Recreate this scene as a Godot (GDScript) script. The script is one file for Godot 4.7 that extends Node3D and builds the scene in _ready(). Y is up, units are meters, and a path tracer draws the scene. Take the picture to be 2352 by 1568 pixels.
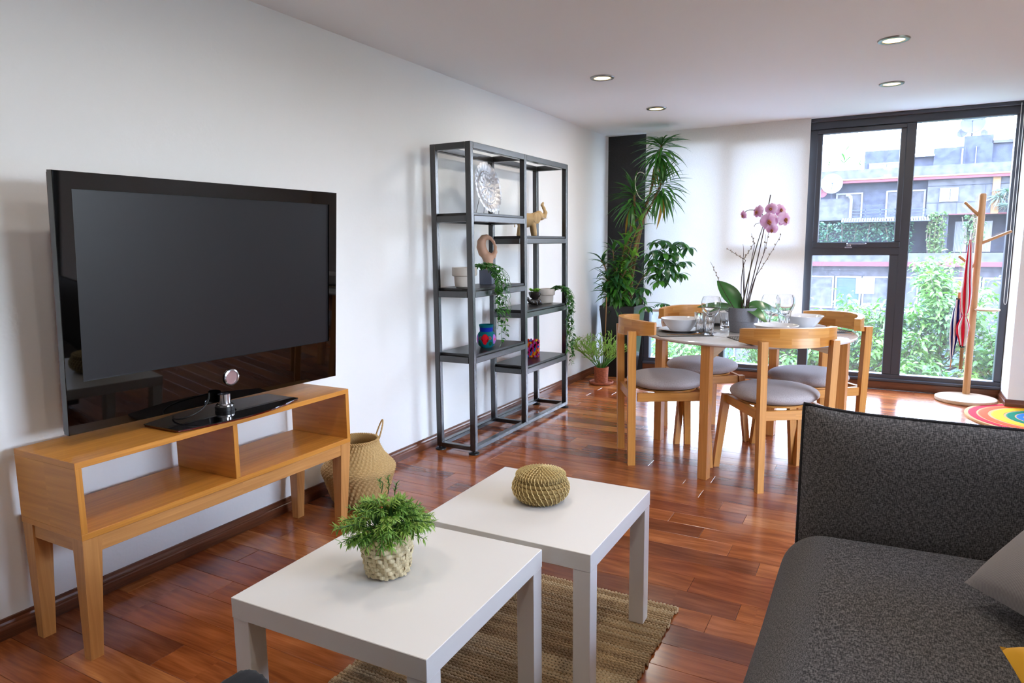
extends Node3D

# ------------------------------------------------------------------ mesh builder
class MB:
	var v := PackedVector3Array()
	var n := PackedVector3Array()
	var uv := PackedVector2Array()
	var col := PackedColorArray()
	var c := Color(1, 1, 1)

	func tri(a: Vector3, b: Vector3, d: Vector3, na: Vector3, nb: Vector3, nd: Vector3, ua := Vector2.ZERO, ub := Vector2.ZERO, ud := Vector2.ZERO) -> void:
		var g := (b - a).cross(d - a)
		if g.dot(na + nb + nd) > 0.0:
			v.append_array([a, d, b]); n.append_array([na, nd, nb]); uv.append_array([ua, ud, ub])
		else:
			v.append_array([a, b, d]); n.append_array([na, nb, nd]); uv.append_array([ua, ub, ud])
		col.append_array([c, c, c])

	func quad(a: Vector3, b: Vector3, d: Vector3, e: Vector3, nn: Vector3, ua := Vector2(0, 0), ub := Vector2(1, 0), ud := Vector2(1, 1), ue := Vector2(0, 1)) -> void:
		tri(a, b, d, nn, nn, nn, ua, ub, ud)
		tri(a, d, e, nn, nn, nn, ua, ud, ue)

	func polyflat(p: Array, nn: Vector3, long := 0) -> void:
		# planar fan with metre uv along the given long axis
		var uvs := []
		for q in p:
			uvs.append(flatuv(q, nn, long))
		for i in range(1, p.size() - 1):
			tri(p[0], p[i], p[i + 1], nn, nn, nn, uvs[0], uvs[i], uvs[i + 1])

	func flatuv(q: Vector3, nn: Vector3, long: int) -> Vector2:
		var ax := 0
		var m := absf(nn.x)
		if absf(nn.y) > m:
			ax = 1; m = absf(nn.y)
		if absf(nn.z) > m:
			ax = 2
		var o := []
		for k in 3:
			if k != ax:
				o.append(k)
		if o[1] == long:
			o = [o[1], o[0]]
		return Vector2(q[o[0]], q[o[1]] + 0.37 * ax)

	func box(ctr: Vector3, s: Vector3, bev := 0.0, bs := Basis(), uo := Vector3.ZERO) -> void:
		var h := s * 0.5
		var long := 0
		if s.y >= s.x and s.y >= s.z: long = 1
		elif s.z >= s.x: long = 2
		var b := minf(bev, minf(h.x, minf(h.y, h.z)) * 0.95)
		var pt := func(sg: Vector3, ax: int) -> Vector3:
			var q := Vector3(sg.x * (h.x - b), sg.y * (h.y - b), sg.z * (h.z - b))
			q[ax] = sg[ax] * h[ax]
			return q
		for ax in 3:
			var u := (ax + 1) % 3
			var w := (ax + 2) % 3
			for sg in [-1.0, 1.0]:
				var ps := []
				for k in [[-1, -1], [1, -1], [1, 1], [-1, 1]]:
					var g := Vector3.ZERO
					g[ax] = sg; g[u] = k[0]; g[w] = k[1]
					ps.append(pt.call(g, ax))
				var nn := Vector3.ZERO
				nn[ax] = sg
				addf(ps, nn, ctr, bs, long, uo)
		if b > 0.0:
			for ax in 3:
				var u := (ax + 1) % 3
				var w := (ax + 2) % 3
				for su in [-1.0, 1.0]:
					for sw in [-1.0, 1.0]:
						var g0 := Vector3.ZERO
						g0[ax] = -1.0; g0[u] = su; g0[w] = sw
						var g1 := g0
						g1[ax] = 1.0
						var nn := Vector3.ZERO
						nn[u] = su; nn[w] = sw
						addf([pt.call(g0, u), pt.call(g1, u), pt.call(g1, w), pt.call(g0, w)], nn.normalized(), ctr, bs, long, uo)
			for sx in [-1.0, 1.0]:
				for sy in [-1.0, 1.0]:
					for sz in [-1.0, 1.0]:
						var g := Vector3(sx, sy, sz)
						addf([pt.call(g, 0), pt.call(g, 1), pt.call(g, 2)], g.normalized(), ctr, bs, long, uo)

	func addf(ps: Array, nn: Vector3, ctr: Vector3, bs: Basis, long: int, uo: Vector3) -> void:
		var us := []
		var ws := []
		for q in ps:
			us.append(flatuv(q + uo, nn, long))
			ws.append(ctr + bs * q)
		var wn := (bs * nn).normalized()
		for i in range(1, ps.size() - 1):
			tri(ws[0], ws[i], ws[i + 1], wn, wn, wn, us[0], us[i], us[i + 1])

	# a tapered box between two rectangles (centre, half x, half z) at two heights
	func taper(b: Vector3, bh: Vector2, t: Vector3, th: Vector2) -> void:
		var p := []
		for e in [[b, bh], [t, th]]:
			for k in [[-1, -1], [1, -1], [1, 1], [-1, 1]]:
				p.append(e[0] + Vector3(k[0] * e[1].x, 0, k[1] * e[1].y))
		for i in 4:
			var j := (i + 1) % 4
			var nn: Vector3 = (p[j] - p[i]).cross(p[i + 4] - p[i]).normalized()
			var mid: Vector3 = (p[i] + p[j]) * 0.5 - b
			if nn.dot(Vector3(mid.x, 0, mid.z)) < 0.0: nn = -nn
			polyflat([p[i], p[j], p[j + 4], p[i + 4]], nn, 1)
		polyflat([p[0], p[1], p[2], p[3]], Vector3.DOWN)
		polyflat([p[4], p[5], p[6], p[7]], Vector3.UP)

	# rows of points; smooth normals from the faces around each vertex. flip turns them inside out
	func surf(rows: Array, wrap := false, flip := false, us := 1.0, vs := 1.0) -> void:
		var R := rows.size()
		var K: int = rows[0].size()
		var kk := K if wrap else K - 1
		var ns := []
		for i in R:
			var a := PackedVector3Array()
			a.resize(K)
			ns.append(a)
		for i in R - 1:
			for j in kk:
				var j2 := (j + 1) % K
				var g: Vector3 = (rows[i + 1][j2] - rows[i][j]).cross(rows[i + 1][j] - rows[i][j2])
				if flip: g = -g
				ns[i][j] += g; ns[i][j2] += g; ns[i + 1][j] += g; ns[i + 1][j2] += g
		for i in R:
			for j in K:
				ns[i][j] = ns[i][j].normalized()
		for i in R - 1:
			for j in kk:
				var j2 := (j + 1) % K
				var u0 := us * j / kk
				var u1 := us * (j + 1) / kk
				var v0 := vs * i / (R - 1)
				var v1 := vs * (i + 1) / (R - 1)
				var A: Vector3 = rows[i][j]
				var B: Vector3 = rows[i][j2]
				var C: Vector3 = rows[i + 1][j2]
				var D: Vector3 = rows[i + 1][j]
				if (B - A).length_squared() > 1e-12:
					tri(A, B, C, ns[i][j], ns[i][j2], ns[i + 1][j2], Vector2(u0, v0), Vector2(u1, v0), Vector2(u1, v1))
				if (C - D).length_squared() > 1e-12:
					tri(A, C, D, ns[i][j], ns[i + 1][j2], ns[i + 1][j], Vector2(u0, v0), Vector2(u1, v1), Vector2(u0, v1))

	# profile of (radius, height) going up the outside; sharp where it bends more than 35 degrees
	func lathe(prof: Array, seg := 32, ctr := Vector3.ZERO, us := 1.0) -> void:
		var len := 0.0
		for i in prof.size() - 1:
			var p: Vector2 = prof[i]
			var q: Vector2 = prof[i + 1]
			if p.distance_to(q) < 1e-6: continue
			var t := (q - p).normalized()
			var nf := Vector2(t.y, -t.x)
			var n0 := nf
			var n1 := nf
			if i > 0:
				var tp: Vector2 = (p - prof[i - 1]).normalized()
				if tp.dot(t) > 0.82: n0 = (nf + Vector2(tp.y, -tp.x)).normalized()
			if i < prof.size() - 2:
				var tq: Vector2 = (prof[i + 2] - q).normalized()
				if tq.dot(t) > 0.82: n1 = (nf + Vector2(tq.y, -tq.x)).normalized()
			var l1 := len + p.distance_to(q)
			for k in seg:
				var a0 := TAU * k / seg
				var a1 := TAU * (k + 1) / seg
				var e0 := Vector3(cos(a0), 0, sin(a0))
				var e1 := Vector3(cos(a1), 0, sin(a1))
				var A := ctr + e0 * p.x + Vector3.UP * p.y
				var B := ctr + e1 * p.x + Vector3.UP * p.y
				var C := ctr + e1 * q.x + Vector3.UP * q.y
				var D := ctr + e0 * q.x + Vector3.UP * q.y
				var nA := e0 * n0.x + Vector3.UP * n0.y
				var nB := e1 * n0.x + Vector3.UP * n0.y
				var nC := e1 * n1.x + Vector3.UP * n1.y
				var nD := e0 * n1.x + Vector3.UP * n1.y
				var u0 := us * k / seg
				var u1 := us * (k + 1) / seg
				if p.x > 1e-6: tri(A, B, C, nA, nB, nC, Vector2(u0, len), Vector2(u1, len), Vector2(u1, l1))
				if q.x > 1e-6: tri(A, C, D, nA, nC, nD, Vector2(u0, len), Vector2(u1, l1), Vector2(u0, l1))
			len = l1

	func tube(pts: Array, rad: Array, sides := 8, cap := true, flat := 1.0, upv := Vector3.UP) -> void:
		var N := pts.size()
		var rows := []
		var T0: Vector3 = (pts[1] - pts[0]).normalized()
		var X := T0.cross(upv)
		if X.length() < 0.05: X = T0.cross(Vector3.RIGHT)
		X = X.normalized()
		var L := 0.0
		var lens := []
		for i in N:
			var T: Vector3 = (pts[mini(i + 1, N - 1)] - pts[maxi(i - 1, 0)]).normalized()
			X = (X - T * X.dot(T)).normalized()
			var Y := T.cross(X)
			var r: float = rad[mini(i, rad.size() - 1)]
			var row := PackedVector3Array()
			for k in sides:
				var a := TAU * k / sides
				row.append(pts[i] + X * (cos(a) * r) + Y * (sin(a) * r * flat))
			rows.append(row)
			if i > 0: L += pts[i].distance_to(pts[i - 1])
		surf(rows, true, false, 1.0, L)
		fix_last(rows, pts)
		if cap:
			for e in [0, N - 1]:
				var d: Vector3 = (pts[0] - pts[1]).normalized() if e == 0 else (pts[N - 1] - pts[N - 2]).normalized()
				for k in sides:
					tri(pts[e], rows[e][k], rows[e][(k + 1) % sides], d, d, d)

	func fix_last(_rows: Array, _pts: Array) -> void:
		pass

	func ball(ctr: Vector3, r: Vector3, seg := 16, rings := 10) -> void:
		var rows := []
		for i in rings + 1:
			var t := PI * i / rings - PI / 2
			var row := PackedVector3Array()
			for k in seg:
				var a := TAU * k / seg
				row.append(ctr + Vector3(cos(t) * cos(a) * r.x, sin(t) * r.y, cos(t) * sin(a) * r.z))
			rows.append(row)
		surf(rows, true, true)

	# polygon in x,y pushed along z by depth, then placed
	func prism(poly: PackedVector2Array, depth: float, xf: Transform3D, long := 0) -> void:
		var idx := Geometry2D.triangulate_polygon(poly)
		for s in [0.0, depth]:
			var nn := xf.basis * Vector3(0, 0, -1.0 if s == 0.0 else 1.0)
			for i in range(0, idx.size(), 3):
				var q := []
				var us := []
				for k in 3:
					var p := poly[idx[i + k]]
					q.append(xf * Vector3(p.x, p.y, s))
					us.append(Vector2(p.x, p.y) if long == 0 else Vector2(p.y, p.x))
				tri(q[0], q[1], q[2], nn, nn, nn, us[0], us[1], us[2])
		var cw := Geometry2D.is_polygon_clockwise(poly)
		var l := 0.0
		for i in poly.size():
			var p := poly[i]
			var q := poly[(i + 1) % poly.size()]
			var t := (q - p).normalized()
			var n2 := Vector2(-t.y, t.x) if cw else Vector2(t.y, -t.x)
			var nn := xf.basis * Vector3(n2.x, n2.y, 0)
			var l1 := l + p.distance_to(q)
			quad(xf * Vector3(p.x, p.y, 0), xf * Vector3(q.x, q.y, 0), xf * Vector3(q.x, q.y, depth), xf * Vector3(p.x, p.y, depth), nn.normalized(), Vector2(l, 0), Vector2(l1, 0), Vector2(l1, depth), Vector2(l, depth))
			l = l1

	func mesh(m: Material, colored := false, off := Vector3.ZERO) -> ArrayMesh:
		if off != Vector3.ZERO:
			for i in v.size(): v[i] -= off
		var a := []
		a.resize(Mesh.ARRAY_MAX)
		a[Mesh.ARRAY_VERTEX] = v
		a[Mesh.ARRAY_NORMAL] = n
		a[Mesh.ARRAY_TEX_UV] = uv
		if colored: a[Mesh.ARRAY_COLOR] = col
		var am := ArrayMesh.new()
		am.add_surface_from_arrays(Mesh.PRIMITIVE_TRIANGLES, a)
		am.surface_set_material(0, m)
		return am

# ------------------------------------------------------------------ scene helpers
var rng := RandomNumberGenerator.new()
var M := {}

func free_name(parent: Node, called: String) -> String:
	if parent.get_node_or_null(NodePath(called)) == null: return called
	var k := 1
	while parent.get_node_or_null(NodePath("%s_%03d" % [called, k])) != null: k += 1
	return "%s_%03d" % [called, k]

var name_count := {}
func put(node: Node3D, called: String, parent: Node) -> void:
	var key := str(parent.get_instance_id()) + called
	var k: int = name_count.get(key, 0)
	name_count[key] = k + 1
	node.name = called if k == 0 else "%s_%03d" % [called, k]
	parent.add_child(node, true)

func thing(called: String, label: String, category: String, at := Vector3.ZERO, turn := 0.0, group := "") -> Node3D:
	var o := Node3D.new()
	put(o, called, self)
	o.position = at
	o.rotation.y = turn
	tag(o, label, category, group)
	return o

func tag(o: Node, label: String, category: String, group := "") -> void:
	o.set_meta("label", label)
	o.set_meta("category", category)
	if group != "": o.set_meta("group", group)

func part(mb: MB, called: String, m: Material, parent: Node, world := false, colored := false) -> MeshInstance3D:
	var o := MeshInstance3D.new()
	var off := Vector3.ZERO
	if world:
		var p: Node = parent
		while p != self and p is Node3D:
			off += p.position
			p = p.get_parent()
	o.mesh = mb.mesh(m, colored, off)
	o.cast_shadow = GeometryInstance3D.SHADOW_CASTING_SETTING_ON
	put(o, called, parent)
	return o

func inst(me: Mesh, called: String, parent: Node, xf: Transform3D) -> MeshInstance3D:
	var o := MeshInstance3D.new()
	o.mesh = me
	o.transform = xf
	put(o, called, parent)
	return o

func structure(o: Node) -> Node:
	o.set_meta("kind", "structure")
	return o

func room_part(mb: MB, called: String, m: Material, label: String, category: String) -> MeshInstance3D:
	var o := part(mb, called, m, self)
	structure(o)
	tag(o, label, category)
	return o

func copy_of(src: Node3D, at: Vector3, turn: float, label := "") -> Node3D:
	var o: Node3D = src.duplicate()
	var base := str(src.name)
	put(o, base, self)
	o.position = at
	o.rotation.y = turn
	if label != "": o.set_meta("label", label)
	return o

# ------------------------------------------------------------------ textures
func img_tex(w: int, h: int, f: Callable) -> ImageTexture:
	var d := PackedByteArray()
	d.resize(w * h * 3)
	var k := 0
	for y in h:
		for x in w:
			var c: Color = f.call(x, y)
			d[k] = clampi(int(c.r * 255.0 + 0.5), 0, 255)
			d[k + 1] = clampi(int(c.g * 255.0 + 0.5), 0, 255)
			d[k + 2] = clampi(int(c.b * 255.0 + 0.5), 0, 255)
			k += 3
	var im := Image.create_from_data(w, h, false, Image.FORMAT_RGB8, d)
	im.generate_mipmaps()
	return ImageTexture.create_from_image(im)

func noise(sd: int, fr: float, oct := 3) -> FastNoiseLite:
	var f := FastNoiseLite.new()
	f.seed = sd
	f.frequency = fr
	f.noise_type = FastNoiseLite.TYPE_SIMPLEX_SMOOTH
	f.fractal_type = FastNoiseLite.FRACTAL_FBM
	f.fractal_octaves = oct
	return f

func wood_tex(sd: int, lo: Color, hi: Color, fine: float, w := 512, h := 512) -> ImageTexture:
	# grain runs along u
	var big := noise(sd, 0.006, 3)
	var fib := noise(sd + 1, 0.05, 2)
	var wob := noise(sd + 2, 0.004, 2)
	return img_tex(w, h, func(x, y):
		var wy: float = y + 26.0 * wob.get_noise_2d(x * 0.6, y * 0.8)
		var ring := 0.5 + 0.5 * sin(wy * 0.16 + 5.0 * big.get_noise_2d(x * 0.35, wy * 2.2))
		var f := fib.get_noise_2d(x * 0.12, y * 3.0)
		var t := clampf(0.5 + 0.22 * (ring - 0.5) + fine * f + 0.35 * big.get_noise_2d(x * 0.5, y * 2.0), 0, 1)
		return lo.lerp(hi, t))

func mat(col: Color, rough: float, tex: Texture2D = null, us := Vector3.ONE, extra := {}) -> StandardMaterial3D:
	var m := StandardMaterial3D.new()
	m.albedo_color = col
	m.roughness = rough
	m.metallic_specular = 0.5
	if tex != null:
		m.albedo_texture = tex
		m.uv1_scale = us
	for k in extra: m.set(k, extra[k])
	if extra.has("backlight"): m.backlight_enabled = true
	return m

func bump(m: StandardMaterial3D, sd: int, fr: float, strength: float, w := 256, sx := 1.0, sy := 1.0) -> StandardMaterial3D:
	var f := noise(sd, fr, 3)
	var im := Image.create(w, w, false, Image.FORMAT_L8)
	for y in w:
		for x in w:
			var g := f.get_noise_2d(x * sx, y * sy) * 0.5 + 0.5
			im.set_pixel(x, y, Color(g, g, g))
	im.convert(Image.FORMAT_RGBA8)
	im.bump_map_to_normal_map(strength)
	m.normal_enabled = true
	m.normal_texture = ImageTexture.create_from_image(im)
	return m

func make_materials() -> void:
	# --- setting
	M.wall = bump(mat(Color(0.915, 0.92, 0.915), 0.62, null, Vector3.ONE, {"uv1_triplanar": true, "uv1_world_triplanar": true, "uv1_scale": Vector3(2, 2, 2)}), 3, 0.06, 0.25)
	M.ceiling = mat(Color(0.935, 0.945, 0.95), 0.7)
	M.black_paint = bump(mat(Color(0.105, 0.1, 0.11), 0.6, null, Vector3.ONE, {"uv1_triplanar": true, "uv1_world_triplanar": true, "uv1_scale": Vector3(3, 3, 3)}), 5, 0.08, 1.2)
	var ft := wood_tex(11, Color(0.62, 0.52, 0.46), Color(1, 0.98, 0.95), 0.16, 1024, 256)
	M.planks = []
	for c in [Color(0.71, 0.42, 0.23), Color(0.76, 0.47, 0.275), Color(0.64, 0.36, 0.21), Color(0.73, 0.44, 0.235), Color(0.81, 0.54, 0.325), Color(0.57, 0.335, 0.215)]:
		M.planks.append(mat(c, 0.19, ft, Vector3(0.8, 3.2, 1), {"metallic_specular": 0.5}))
	M.gap = mat(Color(0.1, 0.055, 0.035), 0.7)
	M.trimwood = mat(Color(0.50, 0.30, 0.20), 0.28, wood_tex(21, Color(0.62, 0.58, 0.55), Color(1, 1, 1), 0.3), Vector3(1.4, 4, 1))
	M.frame = mat(Color(0.235, 0.24, 0.265), 0.36)
	M.frame_line = mat(Color(0.05, 0.05, 0.055), 0.5)
	M.pane = mat(Color(0.93, 0.97, 1.0, 0.05), 0.02, null, Vector3.ONE, {"transparency": BaseMaterial3D.TRANSPARENCY_ALPHA})
	var bw := noise(31, 0.5, 1)
	M.blind = mat(Color(0.93, 0.92, 0.895), 0.85, img_tex(256, 256, func(x, y):
		var g: float = 0.965 + 0.03 * bw.get_noise_2d(x * 3.0, y * 0.12) + 0.03 * bw.get_noise_2d(x * 0.12, y * 3.0)
		return Color(g, g, g)), Vector3(6, 6, 1), {"backlight": Color(0.5, 0.505, 0.51)})
	M.chrome = mat(Color(0.8, 0.8, 0.82), 0.18, null, Vector3.ONE, {"metallic": 1.0})
	M.nickel = mat(Color(0.62, 0.61, 0.6), 0.32, null, Vector3.ONE, {"metallic": 1.0})
	M.white_trim = mat(Color(0.9, 0.9, 0.9), 0.45)
	# --- woods
	var lt := wood_tex(41, Color(0.84, 0.78, 0.70), Color(1, 1, 1), 0.12)
	M.stand_wood = mat(Color(0.86, 0.60, 0.265), 0.36, lt, Vector3(0.9, 3.0, 1))
	M.stand_leg = mat(Color(0.84, 0.62, 0.375), 0.42, lt, Vector3(1.2, 3.5, 1))
	M.chair_wood = mat(Color(0.83, 0.59, 0.30), 0.34, lt, Vector3(1.1, 4.0, 1))
	M.chair_blocks = [mat(Color(0.83, 0.585, 0.29), 0.32, lt, Vector3(1.1, 4.0, 1)), mat(Color(0.78, 0.53, 0.24), 0.32, lt, Vector3(1.1, 4.0, 1)), mat(Color(0.86, 0.63, 0.345), 0.32, lt, Vector3(1.1, 4.0, 1))]
	M.table_leg = mat(Color(0.81, 0.555, 0.30), 0.34, lt, Vector3(1.1, 4.0, 1))
	M.rack_wood = mat(Color(0.77, 0.58, 0.39), 0.4, lt, Vector3(1.0, 3.0, 1))
	M.rack_base = mat(Color(0.83, 0.72, 0.6), 0.4, lt, Vector3(1.0, 3.0, 1))
	# --- furniture surfaces
	M.lack = mat(Color(0.90, 0.885, 0.865), 0.36)
	M.table_white = mat(Color(0.86, 0.86, 0.87), 0.07, null, Vector3.ONE, {"clearcoat_enabled": true, "clearcoat": 0.6, "clearcoat_roughness": 0.03})
	M.iron = bump(mat(Color(0.055, 0.055, 0.065), 0.26, null, Vector3.ONE, {"uv1_triplanar": true, "uv1_scale": Vector3(8, 8, 8), "metallic_specular": 0.65, "clearcoat_enabled": true, "clearcoat": 0.25, "clearcoat_roughness": 0.22}), 7, 0.12, 0.5)
	M.shelf_board = mat(Color(0.11, 0.1, 0.1), 0.3, wood_tex(51, Color(0.6, 0.56, 0.52), Color(1, 1, 1), 0.3), Vector3(1.5, 5, 1))
	M.rubber = mat(Color(0.03, 0.03, 0.033), 0.4)
	var fa := noise(61, 0.09, 3)
	var fb := noise(62, 0.9, 1)
	M.sofa = mat(Color(1, 1, 1), 0.95, img_tex(512, 512, func(x, y):
		var g: float = 0.5 + 0.8 * fa.get_noise_2d(x * 0.55, y * 3.4) + 0.8 * fa.get_noise_2d(x * 3.4 + 900.0, y * 0.55) + 0.4 * fb.get_noise_2d(x, y)
		return Color(0.12, 0.115, 0.115).lerp(Color(0.46, 0.44, 0.43), clampf(g, 0, 1))), Vector3(2.6, 2.6, 1))
	M.piping = mat(Color(0.1, 0.095, 0.11), 0.9)
	M.piping_fray = mat(Color(0.62, 0.58, 0.56), 0.9)
	M.felt = mat(Color(0.72, 0.69, 0.69), 0.95, img_tex(256, 256, func(x, y):
		var g: float = 0.93 + 0.13 * fa.get_noise_2d(x * 2.2, y * 2.2) + 0.1 * fb.get_noise_2d(x, y)
		return Color(g, g * 0.99, g * 0.985)), Vector3(3, 3, 1), {"rim_enabled": true, "rim": 0.3, "rim_tint": 0.3})
	M.pillow_grey = mat(Color(0.56, 0.53, 0.52), 0.95, img_tex(256, 256, func(x, y):
		var g: float = 0.88 + 0.12 * sin(x * TAU / 8.0) + 0.06 * fb.get_noise_2d(x, y)
		return Color(g, g, g)), Vector3(9, 9, 1), {"rim_enabled": true, "rim": 0.3})
	M.pillow_yellow = mat(Color(0.78, 0.56, 0.03), 0.9, null, Vector3.ONE, {"rim_enabled": true, "rim": 0.3})
	M.boucle = mat(Color(0.06, 0.06, 0.068), 1.0, null, Vector3.ONE, {"rim_enabled": true, "rim": 0.6})
	# --- television
	M.tv_gloss = mat(Color(0.008, 0.008, 0.009), 0.03, null, Vector3.ONE, {"metallic_specular": 0.55})
	M.tv_screen = mat(Color(0.06, 0.062, 0.08), 0.36, null, Vector3.ONE, {"metallic_specular": 0.45})
	M.tv_red = mat(Color(0.35, 0.03, 0.02), 0.12)
	M.tv_dark = mat(Color(0.03, 0.03, 0.03), 0.4)
	M.lens_pink = mat(Color(0.62, 0.5, 0.5), 0.1)
	M.base_glass = mat(Color(0.02, 0.02, 0.025), 0.03, null, Vector3.ONE, {"metallic_specular": 0.7})
	# --- baskets and rug
	var bn := noise(71, 0.05, 3)
	M.seagrass = mat(Color(0.83, 0.70, 0.485), 0.75, img_tex(256, 256, func(x, y):
		var g: float = 0.88 + 0.3 * bn.get_noise_2d(x * 1.2, y * 5.0)
		return Color(g, g * 0.98, g * 0.93)), Vector3(6, 6, 1))
	M.coil = mat(Color(0.64, 0.535, 0.335), 0.75, img_tex(256, 256, func(x, y):
		var g: float = 0.85 + 0.5 * bn.get_noise_2d(x * 6.0, y * 0.6)
		return Color(g, g * 0.98, g * 0.9)), Vector3(2, 9, 1))
	M.stitch = mat(Color(0.88, 0.78, 0.54), 0.6)
	M.split = mat(Color(0.90, 0.83, 0.68), 0.7, img_tex(128, 128, func(x, y):
		var g: float = 0.93 + 0.2 * bn.get_noise_2d(x * 0.5, y * 6.0)
		return Color(g, g * 0.99, g * 0.95)), Vector3(1, 8, 1))
	M.jute = []
	for c in [Color(0.87, 0.75, 0.58), Color(0.80, 0.68, 0.52), Color(0.91, 0.81, 0.66), Color(0.76, 0.64, 0.49)]:
		M.jute.append(mat(c, 0.95, img_tex(256, 64, func(x, y):
			var g: float = 0.8 + 0.45 * bn.get_noise_2d(x * 1.5 + c.r * 900.0, y * 1.5)
			return Color(g, g * 0.985, g * 0.95)), Vector3(1, 1, 1)))
	M.jute_base = mat(Color(0.50, 0.38, 0.25), 1.0)
	# --- pottery and glass
	M.white_ceramic = mat(Color(0.88, 0.88, 0.89), 0.14)
	M.offwhite_pot = mat(Color(0.80, 0.775, 0.74), 0.4)
	M.grey_pot = mat(Color(0.50, 0.50, 0.53), 0.6, img_tex(128, 128, func(x, y):
		var g: float = 0.96 + 0.14 * fb.get_noise_2d(x, y)
		return Color(g, g, g)), Vector3(3, 3, 1))
	M.terracotta = mat(Color(0.66, 0.36, 0.235), 0.75, img_tex(128, 128, func(x, y):
		var g: float = 0.92 + 0.25 * bn.get_noise_2d(x * 2.0, y * 2.0)
		return Color(g, g, g)), Vector3(1, 4, 1))
	M.planter = bump(mat(Color(0.055, 0.055, 0.06), 0.3, null, Vector3.ONE, {"uv1_triplanar": true, "uv1_scale": Vector3(5, 5, 5)}), 8, 0.05, 0.6)
	M.soil = mat(Color(0.09, 0.065, 0.045), 1.0)
	M.glass = mat(Color(1, 1, 1, 0.0), 0.0, null, Vector3.ONE, {"refraction_enabled": true, "refraction_scale": 0.05})
	M.silver = bump(mat(Color(0.74, 0.74, 0.75), 0.42, null, Vector3.ONE, {"metallic": 1.0, "uv1_triplanar": true, "uv1_scale": Vector3(10, 10, 10)}), 9, 0.06, 1.5)
	M.gold = mat(Color(0.83, 0.62, 0.36), 0.22, null, Vector3.ONE, {"metallic": 1.0})
	M.beige_clay = mat(Color(0.76, 0.60, 0.50), 0.55)
	M.slate = mat(Color(0.36, 0.38, 0.44), 0.5)
	var en := noise(81, 0.16, 3)
	M.elephant = mat(Color(1, 1, 1), 0.7, img_tex(256, 256, func(x, y):
		var g := clampf(0.6 + 0.55 * en.get_noise_2d(x * 1.6, y * 0.7), 0, 1)
		return Color(0.50, 0.39, 0.25).lerp(Color(0.88, 0.76, 0.56), g)), Vector3(7, 7, 7), {"uv1_triplanar": true})
	M.stone_bowl = mat(Color(0.16, 0.14, 0.135), 0.25)
	M.mat_weave = mat(Color(1, 1, 1), 0.9, img_tex(128, 128, func(x, y):
		var k: int = (x / 4 + absi((y / 4) % 8 - 4)) % 4
		return Color(0.14, 0.14, 0.15) if k < 2 else Color(0.66, 0.65, 0.64)), Vector3(9, 9, 1))
	# --- plants
	M.leaf_dark = mat(Color(0.16, 0.35, 0.13), 0.38, null, Vector3.ONE, {"backlight": Color(0.2, 0.4, 0.1)})
	M.leaf_mid = mat(Color(0.24, 0.46, 0.16), 0.38, null, Vector3.ONE, {"backlight": Color(0.25, 0.45, 0.12)})
	M.leaf_light = mat(Color(0.42, 0.60, 0.20), 0.42, null, Vector3.ONE, {"backlight": Color(0.35, 0.55, 0.15)})
	M.leaf_yellow = mat(Color(0.62, 0.50, 0.16), 0.6, null, Vector3.ONE, {"backlight": Color(0.5, 0.4, 0.1)})
	M.leaf_blue = mat(Color(0.14, 0.31, 0.17), 0.3, null, Vector3.ONE, {"backlight": Color(0.12, 0.25, 0.1)})
	M.orchid_leaf = mat(Color(0.20, 0.39, 0.17), 0.25, null, Vector3.ONE, {"backlight": Color(0.12, 0.25, 0.08)})
	M.petal = mat(Color(1, 1, 1), 0.55, null, Vector3.ONE, {"backlight": Color(0.7, 0.45, 0.65), "vertex_color_use_as_albedo": true})
	M.orchid_core = mat(Color(0.62, 0.36, 0.20), 0.5)
	M.bark = mat(Color(0.62, 0.48, 0.32), 0.85, img_tex(128, 128, func(x, y):
		var g: float = 0.85 + 0.4 * bn.get_noise_2d(x * 1.0, y * 4.0)
		return Color(g, g, g)), Vector3(1, 12, 1))
	M.twig = mat(Color(0.25, 0.17, 0.13), 0.8)
	M.catkin = mat(Color(0.60, 0.54, 0.47), 0.95)
	M.orchid_stem = mat(Color(0.30, 0.27, 0.16), 0.6)
	M.pencil_green = mat(Color(0.47, 0.64, 0.22), 0.5)
	M.herb = mat(Color(1, 1, 1), 0.5, null, Vector3.ONE, {"vertex_color_use_as_albedo": true, "backlight": Color(0.3, 0.5, 0.12)})
	M.cane = mat(Color(0.52, 0.37, 0.20), 0.7)
	M.cable_white = mat(Color(0.85, 0.83, 0.78), 0.5)
	M.cable_black = mat(Color(0.02, 0.02, 0.022), 0.45)
	# --- painted things: plain coats of paint, one per colour
	for e in [["teal", Color(0.03, 0.36, 0.40)], ["blue", Color(0.05, 0.14, 0.55)], ["red", Color(0.72, 0.05, 0.11)], ["crimson", Color(0.45, 0.03, 0.07)], ["green", Color(0.05, 0.30, 0.17)], ["mauve", Color(0.62, 0.40, 0.72)], ["orange", Color(0.9, 0.33, 0.12)], ["yellow", Color(0.90, 0.70, 0.12)], ["pink", Color(0.80, 0.10, 0.42)], ["white", Color(0.85, 0.83, 0.82)], ["navy", Color(0.06, 0.07, 0.33)], ["black", Color(0.02, 0.02, 0.02)], ["sky", Color(0.16, 0.42, 0.78)], ["coir", Color(0.78, 0.60, 0.40)], ["purple", Color(0.55, 0.44, 0.70)], ["emerald", Color(0.02, 0.46, 0.33)], ["rosered", Color(0.76, 0.07, 0.16)]]:
		M["p_" + e[0]] = mat(e[1], 0.8, null, Vector3.ONE, {"metallic_specular": 0.25})
	# --- outdoors
	var cn := noise(91, 0.02, 5)
	var conc := img_tex(512, 512, func(x, y):
		var g: float = 0.9 + 0.22 * cn.get_noise_2d(x, y) + 0.06 * fb.get_noise_2d(x, y)
		return Color(g, g, g))
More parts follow.
